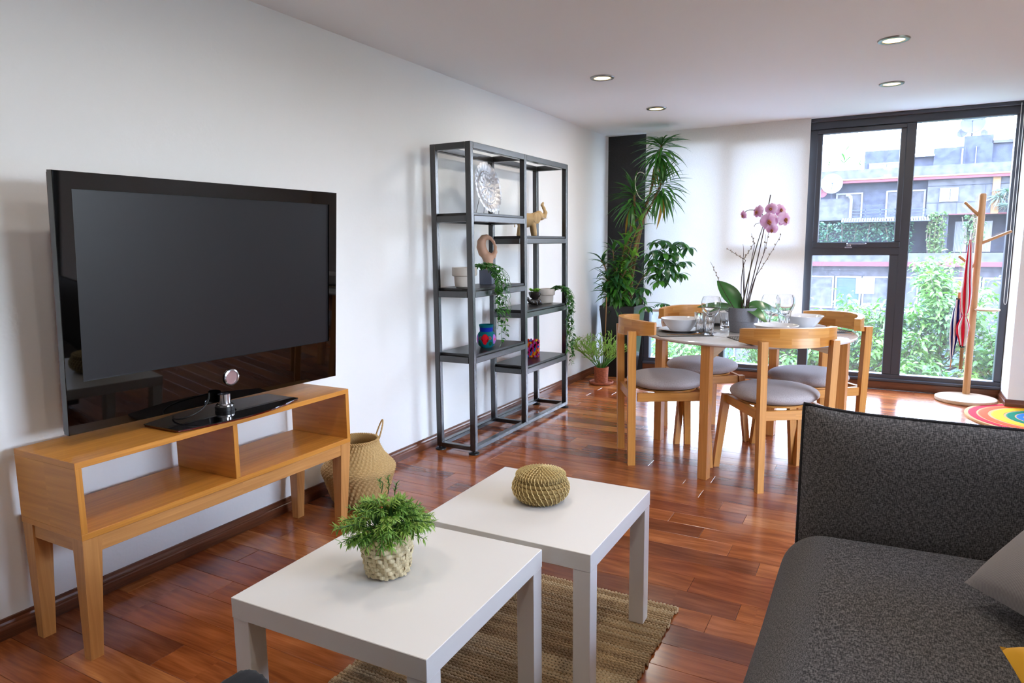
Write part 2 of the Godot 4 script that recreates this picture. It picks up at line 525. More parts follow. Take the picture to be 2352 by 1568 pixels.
	for e in [["b_pale", Color(0.29, 0.29, 0.33)], ["b_grey", Color(0.235, 0.25, 0.31)], ["b_light", Color(0.30, 0.30, 0.325)]]:
		M[e[0]] = mat(e[1], 0.9, conc, Vector3(0.35, 0.35, 0.35), {"uv1_triplanar": true})
	M.b_red = mat(Color(0.36, 0.17, 0.19), 0.8)
	M.b_orange = mat(Color(0.46, 0.34, 0.22), 0.8)
	M.b_white = mat(Color(0.42, 0.43, 0.46), 0.6)
	M.b_glass = mat(Color(0.25, 0.3, 0.36), 0.08)
	M.b_rail = mat(Color(0.15, 0.18, 0.26), 0.6)
	M.ground = mat(Color(0.52, 0.53, 0.51), 1.0)
	M.tree_leaf = mat(Color(1, 1, 1), 0.5, null, Vector3.ONE, {"vertex_color_use_as_albedo": true, "backlight": Color(0.7, 0.9, 0.45)})
	M.tree_bark = mat(Color(0.36, 0.31, 0.27), 0.9)
	M.lamp_glow = mat(Color(1, 0.9, 0.75), 0.5, null, Vector3.ONE, {"emission_enabled": true, "emission": Color(1.0, 0.86, 0.62), "emission_energy_multiplier": 2.2})

func q3(x: float, y: float, z: float) -> Vector3:
	return Vector3(x, y, z)

# ------------------------------------------------------------------ camera, sky, exposure
func make_view() -> void:
	var cam := Camera3D.new()
	cam.name = "camera"
	cam.projection = Camera3D.PROJECTION_PERSPECTIVE
	cam.keep_aspect = Camera3D.KEEP_HEIGHT
	cam.fov = 53.36
	cam.near = 0.02
	cam.far = 400.0
	cam.position = Vector3(2.485, 1.27, 0.0)
	cam.basis = Basis(Vector3.UP, deg_to_rad(28.5485)) * Basis(Vector3.RIGHT, deg_to_rad(-8.0408)) * Basis(Vector3.BACK, deg_to_rad(-0.56043))
	add_child(cam)
	cam.current = true
	var we := WorldEnvironment.new()
	we.name = "environment"
	var env := Environment.new()
	var sm := ProceduralSkyMaterial.new()
	sm.sky_top_color = Color(0.68, 0.80, 1.0)
	sm.sky_horizon_color = Color(0.93, 0.965, 1.0)
	sm.sky_curve = 0.25
	sm.ground_horizon_color = Color(0.62, 0.66, 0.68)
	sm.ground_bottom_color = Color(0.38, 0.42, 0.40)
	sm.sky_energy_multiplier = SKY
	sm.ground_energy_multiplier = SKY * 0.8
	sm.sun_angle_max = 0.0
	var sky := Sky.new()
	sky.sky_material = sm
	env.background_mode = Environment.BG_SKY
	env.sky = sky
	env.tonemap_mode = Environment.TONE_MAPPER_LINEAR
	env.tonemap_exposure = EXPOSURE
	env.sdfgi_enabled = true
	env.ssao_enabled = true
	env.ssil_enabled = true
	we.environment = env
	add_child(we)

const SKY := 4.25
const EXPOSURE := 1.18
const LAMP := 0.56

# ------------------------------------------------------------------ the room
const ZW := -6.66      # inner face of the window wall
const H := 2.333       # ceiling height
const XP := 3.385      # face of the pier right of the window
const ZP := -6.283     # where the pier ends
const XR := 5.2        # right wall
const ZB := 2.6        # wall behind the camera

func extrude_profile(prof: Array, a: Vector3, b: Vector3, out: Vector3) -> MB:
	# prof: (out, up) points of a skirting board, swept straight from a to b
	var mb := MB.new()
	var l := a.distance_to(b)
	var area := 0.0
	for i in prof.size():
		var p: Vector2 = prof[i]
		var q: Vector2 = prof[(i + 1) % prof.size()]
		area += p.x * q.y - q.x * p.y
	for i in prof.size():
		var p: Vector2 = prof[i]
		var q: Vector2 = prof[(i + 1) % prof.size()]
		var t := (q - p).normalized()
		var n2 := Vector2(t.y, -t.x) if area > 0.0 else Vector2(-t.y, t.x)
		var nn := out * n2.x + Vector3.UP * n2.y
		var p3 := out * p.x + Vector3.UP * p.y
		var q3b := out * q.x + Vector3.UP * q.y
		var w := p.distance_to(q)
		mb.quad(a + p3, b + p3, b + q3b, a + q3b, nn, Vector2(0, i * 0.03), Vector2(l, i * 0.03), Vector2(l, i * 0.03 + w), Vector2(0, i * 0.03 + w))
	for e in [[a, (a - b).normalized()], [b, (b - a).normalized()]]:
		var ps := []
		for p in prof:
			ps.append(e[0] + out * p.x + Vector3.UP * p.y)
		mb.polyflat(ps, e[1])
	return mb

func make_room() -> void:
	var mb := MB.new()
	mb.box(q3(-0.06, H / 2, (ZB - 6.9) / 2), q3(0.12, H + 0.3, ZB + 6.9))
	room_part(mb, "wall_left", M.wall, "long off-white wall behind the television and the metal shelf", "wall")
	mb = MB.new()
	mb.box(q3(XR / 2, H + 0.06, (ZB - 6.9) / 2), q3(XR + 0.3, 0.12, ZB + 6.9))
	room_part(mb, "ceiling", M.ceiling, "flat white ceiling with recessed round spotlights", "ceiling")
	# black painted strip of wall in the corner and the strip under the glass
	mb = MB.new()
	mb.box(q3(0.1925, H / 2, -6.78), q3(0.385, H, 0.3))
	room_part(mb, "wall_corner", M.black_paint, "black painted strip of wall in the corner beside the blind", "wall")
	mb = MB.new()
	mb.box(q3((0.385 + XP) / 2, -0.05, -6.78), q3(XP - 0.385, 0.236, 0.22))
	mb.box(q3((0.385 + XP) / 2, H + 0.03, -6.78), q3(XP - 0.385, 0.06, 0.22))
	room_part(mb, "wall_window", M.wall, "low strip of wall that carries the window frame", "wall")
	mb = MB.new()
	mb.box(q3((XP + XR + 0.12) / 2, H / 2, (-6.9 + ZP) / 2), q3(XR + 0.12 - XP, H, ZP + 6.9))
	room_part(mb, "wall_pier", M.wall, "white pier to the right of the window behind the coat stand", "wall")
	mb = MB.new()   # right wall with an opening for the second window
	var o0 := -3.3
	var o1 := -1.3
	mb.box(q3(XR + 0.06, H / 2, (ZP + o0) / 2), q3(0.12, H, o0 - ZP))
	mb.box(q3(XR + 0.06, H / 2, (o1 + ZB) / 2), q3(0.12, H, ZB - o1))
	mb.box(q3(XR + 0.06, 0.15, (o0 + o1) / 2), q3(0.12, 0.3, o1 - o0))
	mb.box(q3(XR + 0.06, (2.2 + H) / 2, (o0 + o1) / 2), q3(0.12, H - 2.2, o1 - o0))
	room_part(mb, "wall_right", M.wall, "off-white wall behind the sofa", "wall")
	mb = MB.new()
	mb.box(q3(XR / 2, H / 2, ZB + 0.06), q3(XR + 0.24, H, 0.12))
	room_part(mb, "wall_back", M.wall, "off-white wall at the other end of the room", "wall")
	# skirting
	var pr := [Vector2(0, 0), Vector2(0.017, 0), Vector2(0.017, 0.036), Vector2(0.0155, 0.041), Vector2(0.0125, 0.044), Vector2(0.0115, 0.049), Vector2(0.0085, 0.056), Vector2(0.007, 0.066), Vector2(0, 0.067)]
	room_part(extrude_profile(pr, q3(0, 0, ZB), q3(0, 0, -6.63), Vector3.RIGHT), "baseboard_left", M.trimwood, "dark wood skirting along the off-white wall", "skirting")
	room_part(extrude_profile([Vector2(0, 0), Vector2(0.016, 0), Vector2(0.016, 0.062), Vector2(0.013, 0.066), Vector2(0, 0.067)], q3(0.385, 0, ZW), q3(XP, 0, ZW), Vector3.BACK), "baseboard_window", M.trimwood, "brown wood skirting under the dark window frame", "skirting")
	room_part(extrude_profile(pr, q3(XP, 0, ZW + 0.016), q3(XP, 0, ZP), Vector3.LEFT), "baseboard_pier", M.trimwood, "short wood skirting on the side of the white pier", "skirting")
	room_part(extrude_profile(pr, q3(XP - 0.017, 0, ZP), q3(XR, 0, ZP), Vector3.BACK), "baseboard_right", M.trimwood, "wood skirting on the front of the white pier", "skirting")
	make_floor()
	make_window()
	make_side_window()

func make_floor() -> void:
	var mb := MB.new()
	mb.box(q3(XR / 2, -0.09, (ZB - 6.9) / 2), q3(XR + 0.3, 0.156, ZB + 6.9))
	var fl := room_part(mb, "floor", M.gap, "polished reddish-brown plank floor", "floor")
	var r := RandomNumberGenerator.new()
	r.seed = 77
	var wd := 0.1208
	var all := []
	var row := 0
	var z := -2.3703 - 35 * wd
	# board ends seen in the picture: row number -> a joint
	var known := {26: 1.733, 29: 1.68, 28: 1.989, 31: 1.993, 35: 2.113}
	while z < ZB - 0.02:
		var x0 := -0.02 - r.randf() * 1.1
		if known.has(row): x0 = known[row] - 1.25 * 2.0
		var last := -1
		while x0 < XR:
			var l := r.randf_range(0.85, 1.35)
			if known.has(row): l = 1.25
			var a := maxf(x0, 0.0)
			var b := minf(x0 + l, XR)
			var k := r.randi() % 6
			if k == last: k = (k + 1) % 6
			last = k
			if b - a > 0.05: all.append([a, b, maxf(z, ZW), minf(z + wd, ZB), k, r.randf() * 3.0, r.randf() * 3.0])
			x0 += l
		z += wd
		row += 1
	var rest := [MB.new(), MB.new(), MB.new(), MB.new(), MB.new(), MB.new()]
	var n := 0
	for p in all:
		var seen: bool = p[2] < -0.6 and p[0] < 3.7 and p[3] > ZW
		var g := 0.0005
		var ctr := q3((p[0] + p[1]) / 2, -0.006, (p[2] + p[3]) / 2)
		var sz := q3(p[1] - p[0] - g * 2, 0.012, p[3] - p[2] - g * 2)
		if sz.z < 0.01: continue
		if seen and n < 300:
			mb = MB.new()
			mb.box(ctr, sz, 0.0011, Basis(), q3(p[5], 0, p[6]))
			part(mb, "plank", M.planks[p[4]], fl)
			n += 1
		else:
			rest[p[4]].box(ctr, sz, 0.0, Basis(), q3(p[5], 0, p[6]))
	for k in 6:
		var o := part(rest[k], "planks", M.planks[k], fl)
		o.set_meta("kind", "stuff")

func bar(mb: MB, x0: float, x1: float, y0: float, y1: float, z0: float, z1: float, bev := 0.004) -> void:
	mb.box(q3((x0 + x1) / 2, (y0 + y1) / 2, (z0 + z1) / 2), q3(absf(x1 - x0), absf(y1 - y0), absf(z1 - z0)), bev)

func make_window() -> void:
	var w := Node3D.new()
	put(w, "window_1", self)
	structure(w)
	tag(w, "wide dark metal window with tall panes overlooking trees and a grey building", "window")
	var z0 := -6.74
	var z1 := -6.655
	for e in [["top_rail", 0.385, XP, 2.24, H + 0.01, z1], ["track", 0.385, XP, 2.302, H, z1 + 0.03], ["bottom_rail", 0.385, XP, 0.068, 0.13, z1], ["bottom_track", 0.385, XP, 0.068, 0.094, z1 + 0.022], ["jamb", 0.385, 0.445, 0.13, 2.24, z1], ["jamb", 3.333, XP, 0.13, 2.24, z1], ["mullion", 1.112, 1.182, 0.13, 2.24, z1], ["mullion", 1.842, 1.925, 0.13, 2.24, z1], ["mullion", 2.594, 2.668, 0.13, 2.24, z1], ["mullion", 2.53, 2.604, 0.13, 1.16, z1 - 0.006], ["crossbar", 1.918, 2.602, 1.157, 1.23, z1], ["crossbar", 1.176, 1.848, 1.157, 1.23, z1]]:
		var mb := MB.new()
		bar(mb, e[1], e[2], e[3], e[4], z0, e[5], 0.005)
		part(mb, e[0], M.frame, w)
	# opening sashes
	for x in [[1.921, 2.600], [1.178, 1.846]]:
		var mb := MB.new()
		var a: float = x[0]
		var b: float = x[1]
		var t := 0.045
		bar(mb, a, b, 2.2, 2.238, -6.72, z1 + 0.012, 0.006)
		bar(mb, a, b, 1.222, 1.272, -6.72, z1 + 0.012, 0.006)
		bar(mb, a, a + t, 1.272, 2.2, -6.72, z1 + 0.012, 0.006)
		bar(mb, b - t, b, 1.272, 2.2, -6.72, z1 + 0.012, 0.006)
		part(mb, "sash", M.frame, w)
	for p in [[0.445, 1.112, 0.13, 2.24], [1.176, 1.848, 0.13, 1.157], [1.223, 1.801, 1.272, 2.2], [1.918, 2.53, 0.13, 1.157], [1.966, 2.555, 1.272, 2.2], [2.668, 3.333, 0.13, 2.24]]:
		var mb := MB.new()
		mb.box(q3((p[0] + p[1]) / 2, (p[2] + p[3]) / 2, -6.70), q3(p[1] - p[0] + 0.01, p[3] - p[2] + 0.01, 0.006))
		part(mb, "pane", M.pane, w)
	var mh := MB.new()
	mh.box(q3(2.215, 1.247, z1 + 0.018), q3(0.035, 0.03, 0.014), 0.004)
	mh.box(q3(2.275, 1.256, z1 + 0.034), q3(0.15, 0.014, 0.012), 0.005)
	mh.box(q3(2.212, 1.225, z1 + 0.02), q3(0.06, 0.012, 0.012), 0.004)
	part(mh, "handle", M.chrome, w)
	# blind in front of the left half
	var zb := -6.58
	var t := thing("roller_blind", "off-white translucent roller blind pulled down over the left half of the window", "blind", q3(1.137, 0.6, zb))
	var mb := MB.new()
	var rows := []
	for i in 25:
		var row := PackedVector3Array()
		for j in 13:
			var x := 0.405 + 1.465 * j / 12.0
			var y := 0.625 + (H - 0.0005 - 0.625) * i / 24.0
			row.append(q3(x, y, zb + 0.0025 * sin(x * 3.1 + 0.6) * (1.0 - i / 24.0)))
		rows.append(row)
	mb.surf(rows, false, false, 1.465, 1.7)
	part(mb, "fabric", M.blind, t, true)
	mb = MB.new()
	bar(mb, 0.405, 1.87, 0.605, 0.63, zb - 0.006, zb + 0.006, 0.004)
	part(mb, "bottom_bar", M.offwhite_pot, t, true)
	# cord loop of a second, raised blind at the pier
	t = thing("blind_cord", "thin white looped blind cord hanging beside the pier", "cord", q3(3.35, 0.75, -6.6))
	mb = MB.new()
	var pts := []
	for i in 17:
		var y := 2.31 - 1.5 * i / 16.0
		pts.append(q3(3.365 - 0.0 * i, y, -6.58))
	for i in 7:
		var a := PI * i / 6.0
		pts.append(q3(3.355 + 0.010 * cos(a), 0.80 - 0.03 * sin(a), -6.58))
	for i in 17:
		pts.append(q3(3.345, 0.81 + 1.5 * i / 16.0, -6.58))
	mb.tube(pts, [0.0022], 6)
	part(mb, "cord", M.cable_white, t, true)

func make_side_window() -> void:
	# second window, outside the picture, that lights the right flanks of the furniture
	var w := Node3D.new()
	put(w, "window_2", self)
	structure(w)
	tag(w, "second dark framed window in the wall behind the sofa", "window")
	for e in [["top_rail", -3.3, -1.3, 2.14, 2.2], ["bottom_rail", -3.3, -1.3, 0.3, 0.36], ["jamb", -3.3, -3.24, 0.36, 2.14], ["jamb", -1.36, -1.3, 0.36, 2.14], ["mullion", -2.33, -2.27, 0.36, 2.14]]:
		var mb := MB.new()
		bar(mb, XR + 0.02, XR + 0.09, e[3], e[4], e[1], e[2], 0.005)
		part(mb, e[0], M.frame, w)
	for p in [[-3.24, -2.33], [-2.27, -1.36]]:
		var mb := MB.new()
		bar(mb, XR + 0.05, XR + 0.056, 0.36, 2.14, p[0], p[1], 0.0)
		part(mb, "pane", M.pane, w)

func make_lamps() -> void:
	var i := 0
	var label := ["round chrome recessed spotlight in the ceiling above the metal shelf", "round chrome recessed spotlight in the ceiling above the tall corner plant", "round chrome recessed spotlight in the ceiling above the sofa end of the dining table", "round chrome recessed spotlight in the ceiling in front of the tall window pane", "round chrome recessed spotlight in the ceiling above the lidded basket", "round chrome recessed spotlight in the ceiling above the sofa's arm cushion", "round chrome recessed spotlight in the ceiling above the armchair", "round chrome recessed spotlight in the ceiling above the sofa's mustard pillow"]
	for p in [[0.83, -4.29], [0.84, -5.45], [2.467, -4.31], [2.467, -5.46], [1.3, -1.95], [2.467, -1.95], [1.3, -0.7], [2.467, -0.7]]:
		var lb: String = label[i]
		var t := thing("ceiling_spotlight", lb, "spotlight", q3(p[0], H, p[1]), 0.0, "recessed ceiling spotlights")
		var mb := MB.new()
		mb.lathe([Vector2(0.053, 0.001), Vector2(0.055, -0.007), Vector2(0.062, -0.0095), Vector2(0.075, -0.007), Vector2(0.0785, -0.001), Vector2(0.0785, 0.001)].map(func(q): return q), 40)
		part(mb, "ring", M.nickel, t)
		mb = MB.new()
		mb.lathe([Vector2(0.0, -0.004), Vector2(0.053, -0.004), Vector2(0.053, 0.0)], 32)
		part(mb, "glass_cover", M.lamp_glow, t)
		var l := AreaLight3D.new()
		l.name = "lamp_light"
		l.position = q3(0, -0.012, 0)
		l.rotation_degrees.x = -90
		l.area_size = Vector2(0.09, 0.09)
		l.area_normalize_energy = true
		l.light_color = Color(1.0, 0.965, 0.91)
		l.light_energy = LAMP
		l.area_range = 14.0
		l.area_attenuation = 2.0
		l.shadow_enabled = true
		t.add_child(l)
		i += 1

# ------------------------------------------------------------------ living end
func make_tv_stand() -> void:
	var t := thing("tv_stand", "low light wood tv stand with two open compartments on tapered legs", "tv stand", q3(0.22, 0, -1.695))
	var x0 := 0.05
	var x1 := 0.392
	var za := -1.097
	var zb := -2.293
	var th := 0.02
	for e in [["top_panel", x0, x1, 0.616, 0.636, zb, za], ["bottom_panel", x0, x1, 0.389, 0.409, zb, za], ["side_panel", x0, x1, 0.409, 0.616, za - th, za], ["side_panel", x0, x1, 0.409, 0.616, zb, zb + th], ["divider", x0, x1 - 0.002, 0.409, 0.616, -1.687, -1.667]]:
		var mb := MB.new()
		bar(mb, e[1], e[2], e[3], e[4], e[5], e[6], 0.001)
		part(mb, e[0], M.stand_wood, t, true)
	for e in [["apron", 0.365, 0.388, 0.339, 0.389, zb + 0.03, za - 0.03], ["apron", 0.054, 0.077, 0.339, 0.389, zb + 0.03, za - 0.03], ["end_rail", 0.1, 0.35, 0.344, 0.389, za - 0.024, za - 0.006], ["end_rail", 0.1, 0.35, 0.344, 0.389, zb + 0.006, zb + 0.024]]:
		var mb := MB.new()
		bar(mb, e[1], e[2], e[3], e[4], e[5], e[6], 0.001)
		part(mb, e[0], M.stand_leg, t, true)
	for sx in [0, 1]:
		for sz in [0, 1]:
			var mb := MB.new()
			var hx := 0.028
			var hz := 0.03
			var fx := 0.0175
			var fz := 0.0195
			var cx := (x1 - hx - 0.001) if sx == 1 else (x0 + hx + 0.004)
			var cz := (za - hz - 0.001) if sz == 0 else (zb + hz + 0.001)
			var bx := (x1 - fx - 0.003) if sx == 1 else (x0 + fx + 0.035)
			var bz := (za - fz + 0.007) if sz == 0 else (zb + fz + 0.045)
			mb.taper(q3(bx, 0, bz), Vector2(fx, fz), q3(cx, 0.389, cz), Vector2(hx, hz))
			part(mb, "leg", M.stand_leg, t, true)

func make_tv() -> void:
	var ctr := q3(0.265, 1.092, -1.769)
	var yaw := 2.73
	var t := thing("television", "large flat television with wide glossy black frame on the wood tv stand", "television", q3(0.265, 0.636, -1.735))
	# local frame of the panel: x right (seen from the front), y up, z out of the screen
	var n := Vector3(cos(deg_to_rad(yaw)), 0, sin(deg_to_rad(yaw)))
	n = (n + Vector3.DOWN * tan(deg_to_rad(4.0))).normalized()
	var r := Vector3(sin(deg_to_rad(yaw)), 0, -cos(deg_to_rad(yaw))).normalized()
	var u := n.cross(r).normalized()
	if u.y < 0: u = -u
	var bs := Basis(r, u, n)
	var c0 := ctr - t.position
	var W := 1.168
	var Hh := 0.838
	# screen opening in panel coordinates
	var sc := [-0.498, 0.582, -0.2455, 0.373]
	var mb := MB.new()
	# bezel: four bars around the screen
	var add := func(m: MB, a0: float, a1: float, b0: float, b1: float, d0: float, d1: float, bev: float):
		m.box(c0 + bs * q3((a0 + a1) / 2, (b0 + b1) / 2, (d0 + d1) / 2), q3(a1 - a0, b1 - b0, d1 - d0), bev, bs)
	sc = [-0.530, 0.539, -0.248, 0.366]
	var b := 0.0015
	var loops := []   # back rim, front outer rim, front face, inner rim, inner back: one continuous frame
	for e in [[-W / 2, W / 2, -Hh / 2, Hh / 2, -0.03], [-W / 2, W / 2, -Hh / 2, Hh / 2, -b], [-W / 2 + b, W / 2 - b, -Hh / 2 + b, Hh / 2 - b, 0.0], [sc[0], sc[1], sc[2], sc[3], 0.0], [sc[0], sc[1], sc[2], sc[3], -0.02]]:
		loops.append([c0 + bs * q3(e[0], e[2], e[4]), c0 + bs * q3(e[1], e[2], e[4]), c0 + bs * q3(e[1], e[3], e[4]), c0 + bs * q3(e[0], e[3], e[4])])
	for k in 4:
		for j in 4:
			var j2 := (j + 1) % 4
			var nn: Vector3 = (loops[k][j2] - loops[k][j]).cross(loops[k + 1][j] - loops[k][j]).normalized()
			mb.quad(loops[k][j], loops[k][j2], loops[k + 1][j2], loops[k + 1][j], nn)
	part(mb, "bezel", M.tv_gloss, t)
	mb = MB.new()
	add.call(mb, sc[0], sc[1], sc[2], sc[3], -0.03, -0.006, 0.0)
	part(mb, "screen", M.tv_screen, t)
	mb = MB.new()
	add.call(mb, -W / 2 + 0.004, W / 2 - 0.004, -Hh / 2 + 0.004, Hh / 2 - 0.004, -0.045, -0.03, 0.003)
	part(mb, "red_rim", M.tv_red, t)
	mb = MB.new()
	add.call(mb, -0.42, 0.42, -0.36, 0.28, -0.085, -0.045, 0.02)
	part(mb, "rear_housing", M.tv_dark, t)
	# round emblem under the screen
	var e := c0 + bs * q3(0.020, -0.328, 0.0)
	mb = MB.new()
	for k in 40:
		var a0 := TAU * k / 40
		var a1 := TAU * (k + 1) / 40
		var p := func(a: float, rr: float, d: float) -> Vector3: return e + bs * q3(cos(a) * rr, sin(a) * rr, d)
		for g in [[0.033, 0.0, 0.033, 0.006], [0.033, 0.006, 0.0275, 0.008], [0.0275, 0.008, 0.0255, 0.002]]:
			var nn: Vector3 = (p.call(a1, g[0], g[1]) - p.call(a0, g[0], g[1])).cross(p.call(a0, g[2], g[3]) - p.call(a0, g[0], g[1])).normalized()
			mb.quad(p.call(a0, g[0], g[1]), p.call(a1, g[0], g[1]), p.call(a1, g[2], g[3]), p.call(a0, g[2], g[3]), nn)
	part(mb, "emblem_ring", M.chrome, t)
	mb = MB.new()
	var fan := []
	for k in 32: fan.append(e + bs * q3(cos(TAU * k / 32) * 0.0255, sin(TAU * k / 32) * 0.0255, 0.002))
	mb.polyflat(fan, n)
	part(mb, "emblem_disc", M.lens_pink, t)
	# neck and foot plate
	mb = MB.new()
	mb.lathe([Vector2(0.034, 0.012), Vector2(0.034, 0.034), Vector2(0.028, 0.038), Vector2(0.0, 0.038)], 28, q3(0.0, 0, 0.0))
	mb.lathe([Vector2(0.023, 0.036), Vector2(0.023, 0.075)], 24, q3(0.0, 0, 0.0))
	part(mb, "neck", M.chrome, t)
	mb = MB.new()
	mb.lathe([Vector2(0.036, 0.012), Vector2(0.036, 0.026), Vector2(0.034, 0.028)], 28)
	part(mb, "collar", M.tv_dark, t)
	# foot: wide plate, straight sides, bowed front
	var out := PackedVector2Array()
	var z0 := 0.282
	var pts := [[-0.075, z0], [0.10, z0]]
	for k in 13:
		var f := k / 12.0
		pts.append([0.105 + 0.055 * sin(PI * f), z0 - 0.004 - (2 * z0 - 0.008) * f])
	pts.append([0.10, -z0]); pts.append([-0.075, -z0])
	for k in 9:
		var f := k / 8.0
		pts.append([-0.08 - 0.05 * sin(PI * f), -z0 + 2 * z0 * f])
	for p in pts: out.append(Vector2(p[0], p[1]))
	var down := Transform3D(Basis(Vector3.RIGHT, Vector3.BACK, Vector3.UP), Vector3.ZERO)
	mb = MB.new()
	mb.prism(out, 0.0035, down.translated(q3(0, 0.0082, 0)))
	part(mb, "foot_plate", M.base_glass, t)
	mb = MB.new()
	var sm := PackedVector2Array()
	for p in pts: sm.append(Vector2(p[0] * 0.985, p[1] * 0.99))
	mb.prism(sm, 0.005, down.translated(q3(0, 0.0032, 0)))
	part(mb, "foot_edge", M.tv_red, t)
	for p in [[-0.05, -0.2], [-0.05, 0.2], [0.09, -0.2], [0.09, 0.2]]:
		mb = MB.new()
		mb.lathe([Vector2(0.0, 0.0), Vector2(0.012, 0.0), Vector2(0.012, 0.0032)], 12, q3(p[0], 0, p[1]))
		part(mb, "rubber_pad", M.rubber, t)
	# power and aerial leads
	for k in 2:
		mb = MB.new()
		var cp := []
		for i in 21:
			var f := i / 20.0
			if k == 0: cp.append(q3(-0.07 + 0.11 * sin(PI * f), 0.016 + 0.085 * f * f, 0.02 + 0.27 * (1.0 - f) * sin(2.0 * f + 0.6)))
			else: cp.append(q3(-0.08 + 0.05 * f, 0.016 + 0.1 * f * f + 0.02 * sin(PI * f), -0.07 - 0.04 * sin(PI * f)))
		mb.tube(cp, [0.003], 7)
		part(mb, "lead", M.cable_black, t)

func make_shelf() -> void:
	var t := thing("bookshelf", "tall black metal shelf unit with six staggered dark shelves", "shelf unit", q3(0.22, 0, -4.12))
	var xs := [[0.075, 0.113], [0.322, 0.360]]
	var zs := [[-3.456, -3.424], [-4.133, -4.102], [-4.816, -4.784]]
	for x in xs:
		for z in zs:
			var mb := MB.new()
			bar(mb, x[0], x[1], 0.022, 1.868, z[0], z[1], 0.003)
			part(mb, "post", M.iron, t, true)
	for x in xs:
		for e in [["top_rail", 1.83, 1.868], ["bottom_rail", 0.022, 0.05]]:
			for b in [[zs[1][1], zs[0][0]], [zs[2][1], zs[1][0]]]:
				var mb := MB.new()
				bar(mb, x[0], x[1], e[1], e[2], b[0], b[1], 0.003)
				part(mb, e[0], M.iron, t, true)
	for z in zs:
		for e in [["top_rail", 1.83, 1.868], ["bottom_rail", 0.022, 0.05]]:
			var mb := MB.new()
			bar(mb, xs[0][1], xs[1][0], e[1], e[2], z[0], z[1], 0.003)
			part(mb, e[0], M.iron, t, true)
	for s in [[0, 1.449], [0, 1.001], [0, 0.602], [1, 1.319], [1, 0.813], [1, 0.422]]:
		var za: float = zs[s[0]][0]
		var zb: float = zs[s[0] + 1][1]
		var y: float = s[1]
		for x in xs:
			var mb := MB.new()
			bar(mb, x[0], x[1], y - 0.038, y, zb, za, 0.003)
			part(mb, "shelf_rail", M.iron, t, true)
		for z in [[za - 0.03, za], [zb, zb + 0.03]]:
			var mb := MB.new()
			bar(mb, xs[0][1], xs[1][0], y - 0.038, y, z[0], z[1], 0.003)
			part(mb, "shelf_rail", M.iron, t, true)
		# side rails line up with the posts' outer faces too
		for z in [zs[s[0]], zs[s[0] + 1]]:
			var mb := MB.new()
			bar(mb, xs[0][1], xs[1][0], y - 0.038, y, z[0], z[1], 0.003)
			part(mb, "shelf_rail", M.iron, t, true)
		var mb := MB.new()
		bar(mb, 0.08, 0.352, y + 0.0005, y + 0.0155, zb + 0.002, za - 0.002, 0.0015)
		part(mb, "shelf_board", M.shelf_board, t, true)
	for x in xs:
		for z in [zs[0], zs[2]]:
			var mb := MB.new()
			mb.lathe([Vector2(0, 0), Vector2(0.032, 0), Vector2(0.034, 0.003), Vector2(0.033, 0.008), Vector2(0.024, 0.011), Vector2(0.012, 0.012), Vector2(0.012, 0.023)], 24, q3((x[0] + x[1]) / 2, 0, (z[0] + z[1]) / 2))
			part(mb, "foot", M.rubber, t, true)

func make_coffee_tables() -> void:
	# corners measured on the top: right/front/back points of both tables
	for e in [[q3(1.4575, 0.012, -1.273), 1.4, "square white lacquered coffee table with the potted bush on it"], [q3(1.578, 0.012, -1.846), 0.35, "square white lacquered coffee table with the lidded basket on it"]]:
		var t := thing("coffee_table", e[2], "coffee table", e[0], deg_to_rad(e[1]), "white coffee tables")
		var mb := MB.new()
		var d := 0.5335 if e[1] < 1.0 else 0.549
		mb.box(q3(0, 0.425, 0), q3(0.549, 0.05, d), 0.0012)
		part(mb, "table_top", M.lack, t)
		for sx in [-1, 1]:
			for sz in [-1, 1]:
				mb = MB.new()
				mb.box(q3(sx * 0.2485, 0.1998, sz * (d / 2 - 0.0265)), q3(0.05, 0.3996, 0.05), 0.0012)
				part(mb, "leg", M.lack, t)

func make_rug() -> void:
	var t := thing("jute_rug", "chunky woven natural jute rug under the white coffee tables", "rug", q3(1.528, 0, -1.43))
	var mb := MB.new()
	mb.box(q3(0, 0.003, 0), q3(0.785, 0.006, 1.595), 0.002)
	part(mb, "backing", M.jute_base, t)
	var ms := []
	var r := RandomNumberGenerator.new()
	r.seed = 5
	var pitch := 0.0127
	for k in 8:
		mb = MB.new()
		var pts := []
		var rad := []
		var nb := 62
		for i in nb * 3 + 1:
			var f := i / 3.0
			var ph := absf(sin(PI * (f + 0.13 * k)))
			pts.append(q3(-0.397 + 0.794 * i / (nb * 3.0), 0.006 + 0.002 * ph, 0.0012 * sin(f * 1.9 + k)))
			rad.append(0.003 + 0.0044 * ph + 0.0008 * r.randf())
		mb.tube(pts, rad, 6, true, 0.85)
		ms.append(mb.mesh(M.jute[k % 4]))
	var n := 125
	for i in n:
		var k := int(absf(sin(i * 0.37) * 2.4 + sin(i * 0.11 + 1.0) * 2.0) + r.randf() * 3.0) % 8
		inst(ms[k], "braid", t, Transform3D(Basis(), q3(r.randf_range(-0.003, 0.003), 0.0, -0.7935 + pitch * i)))

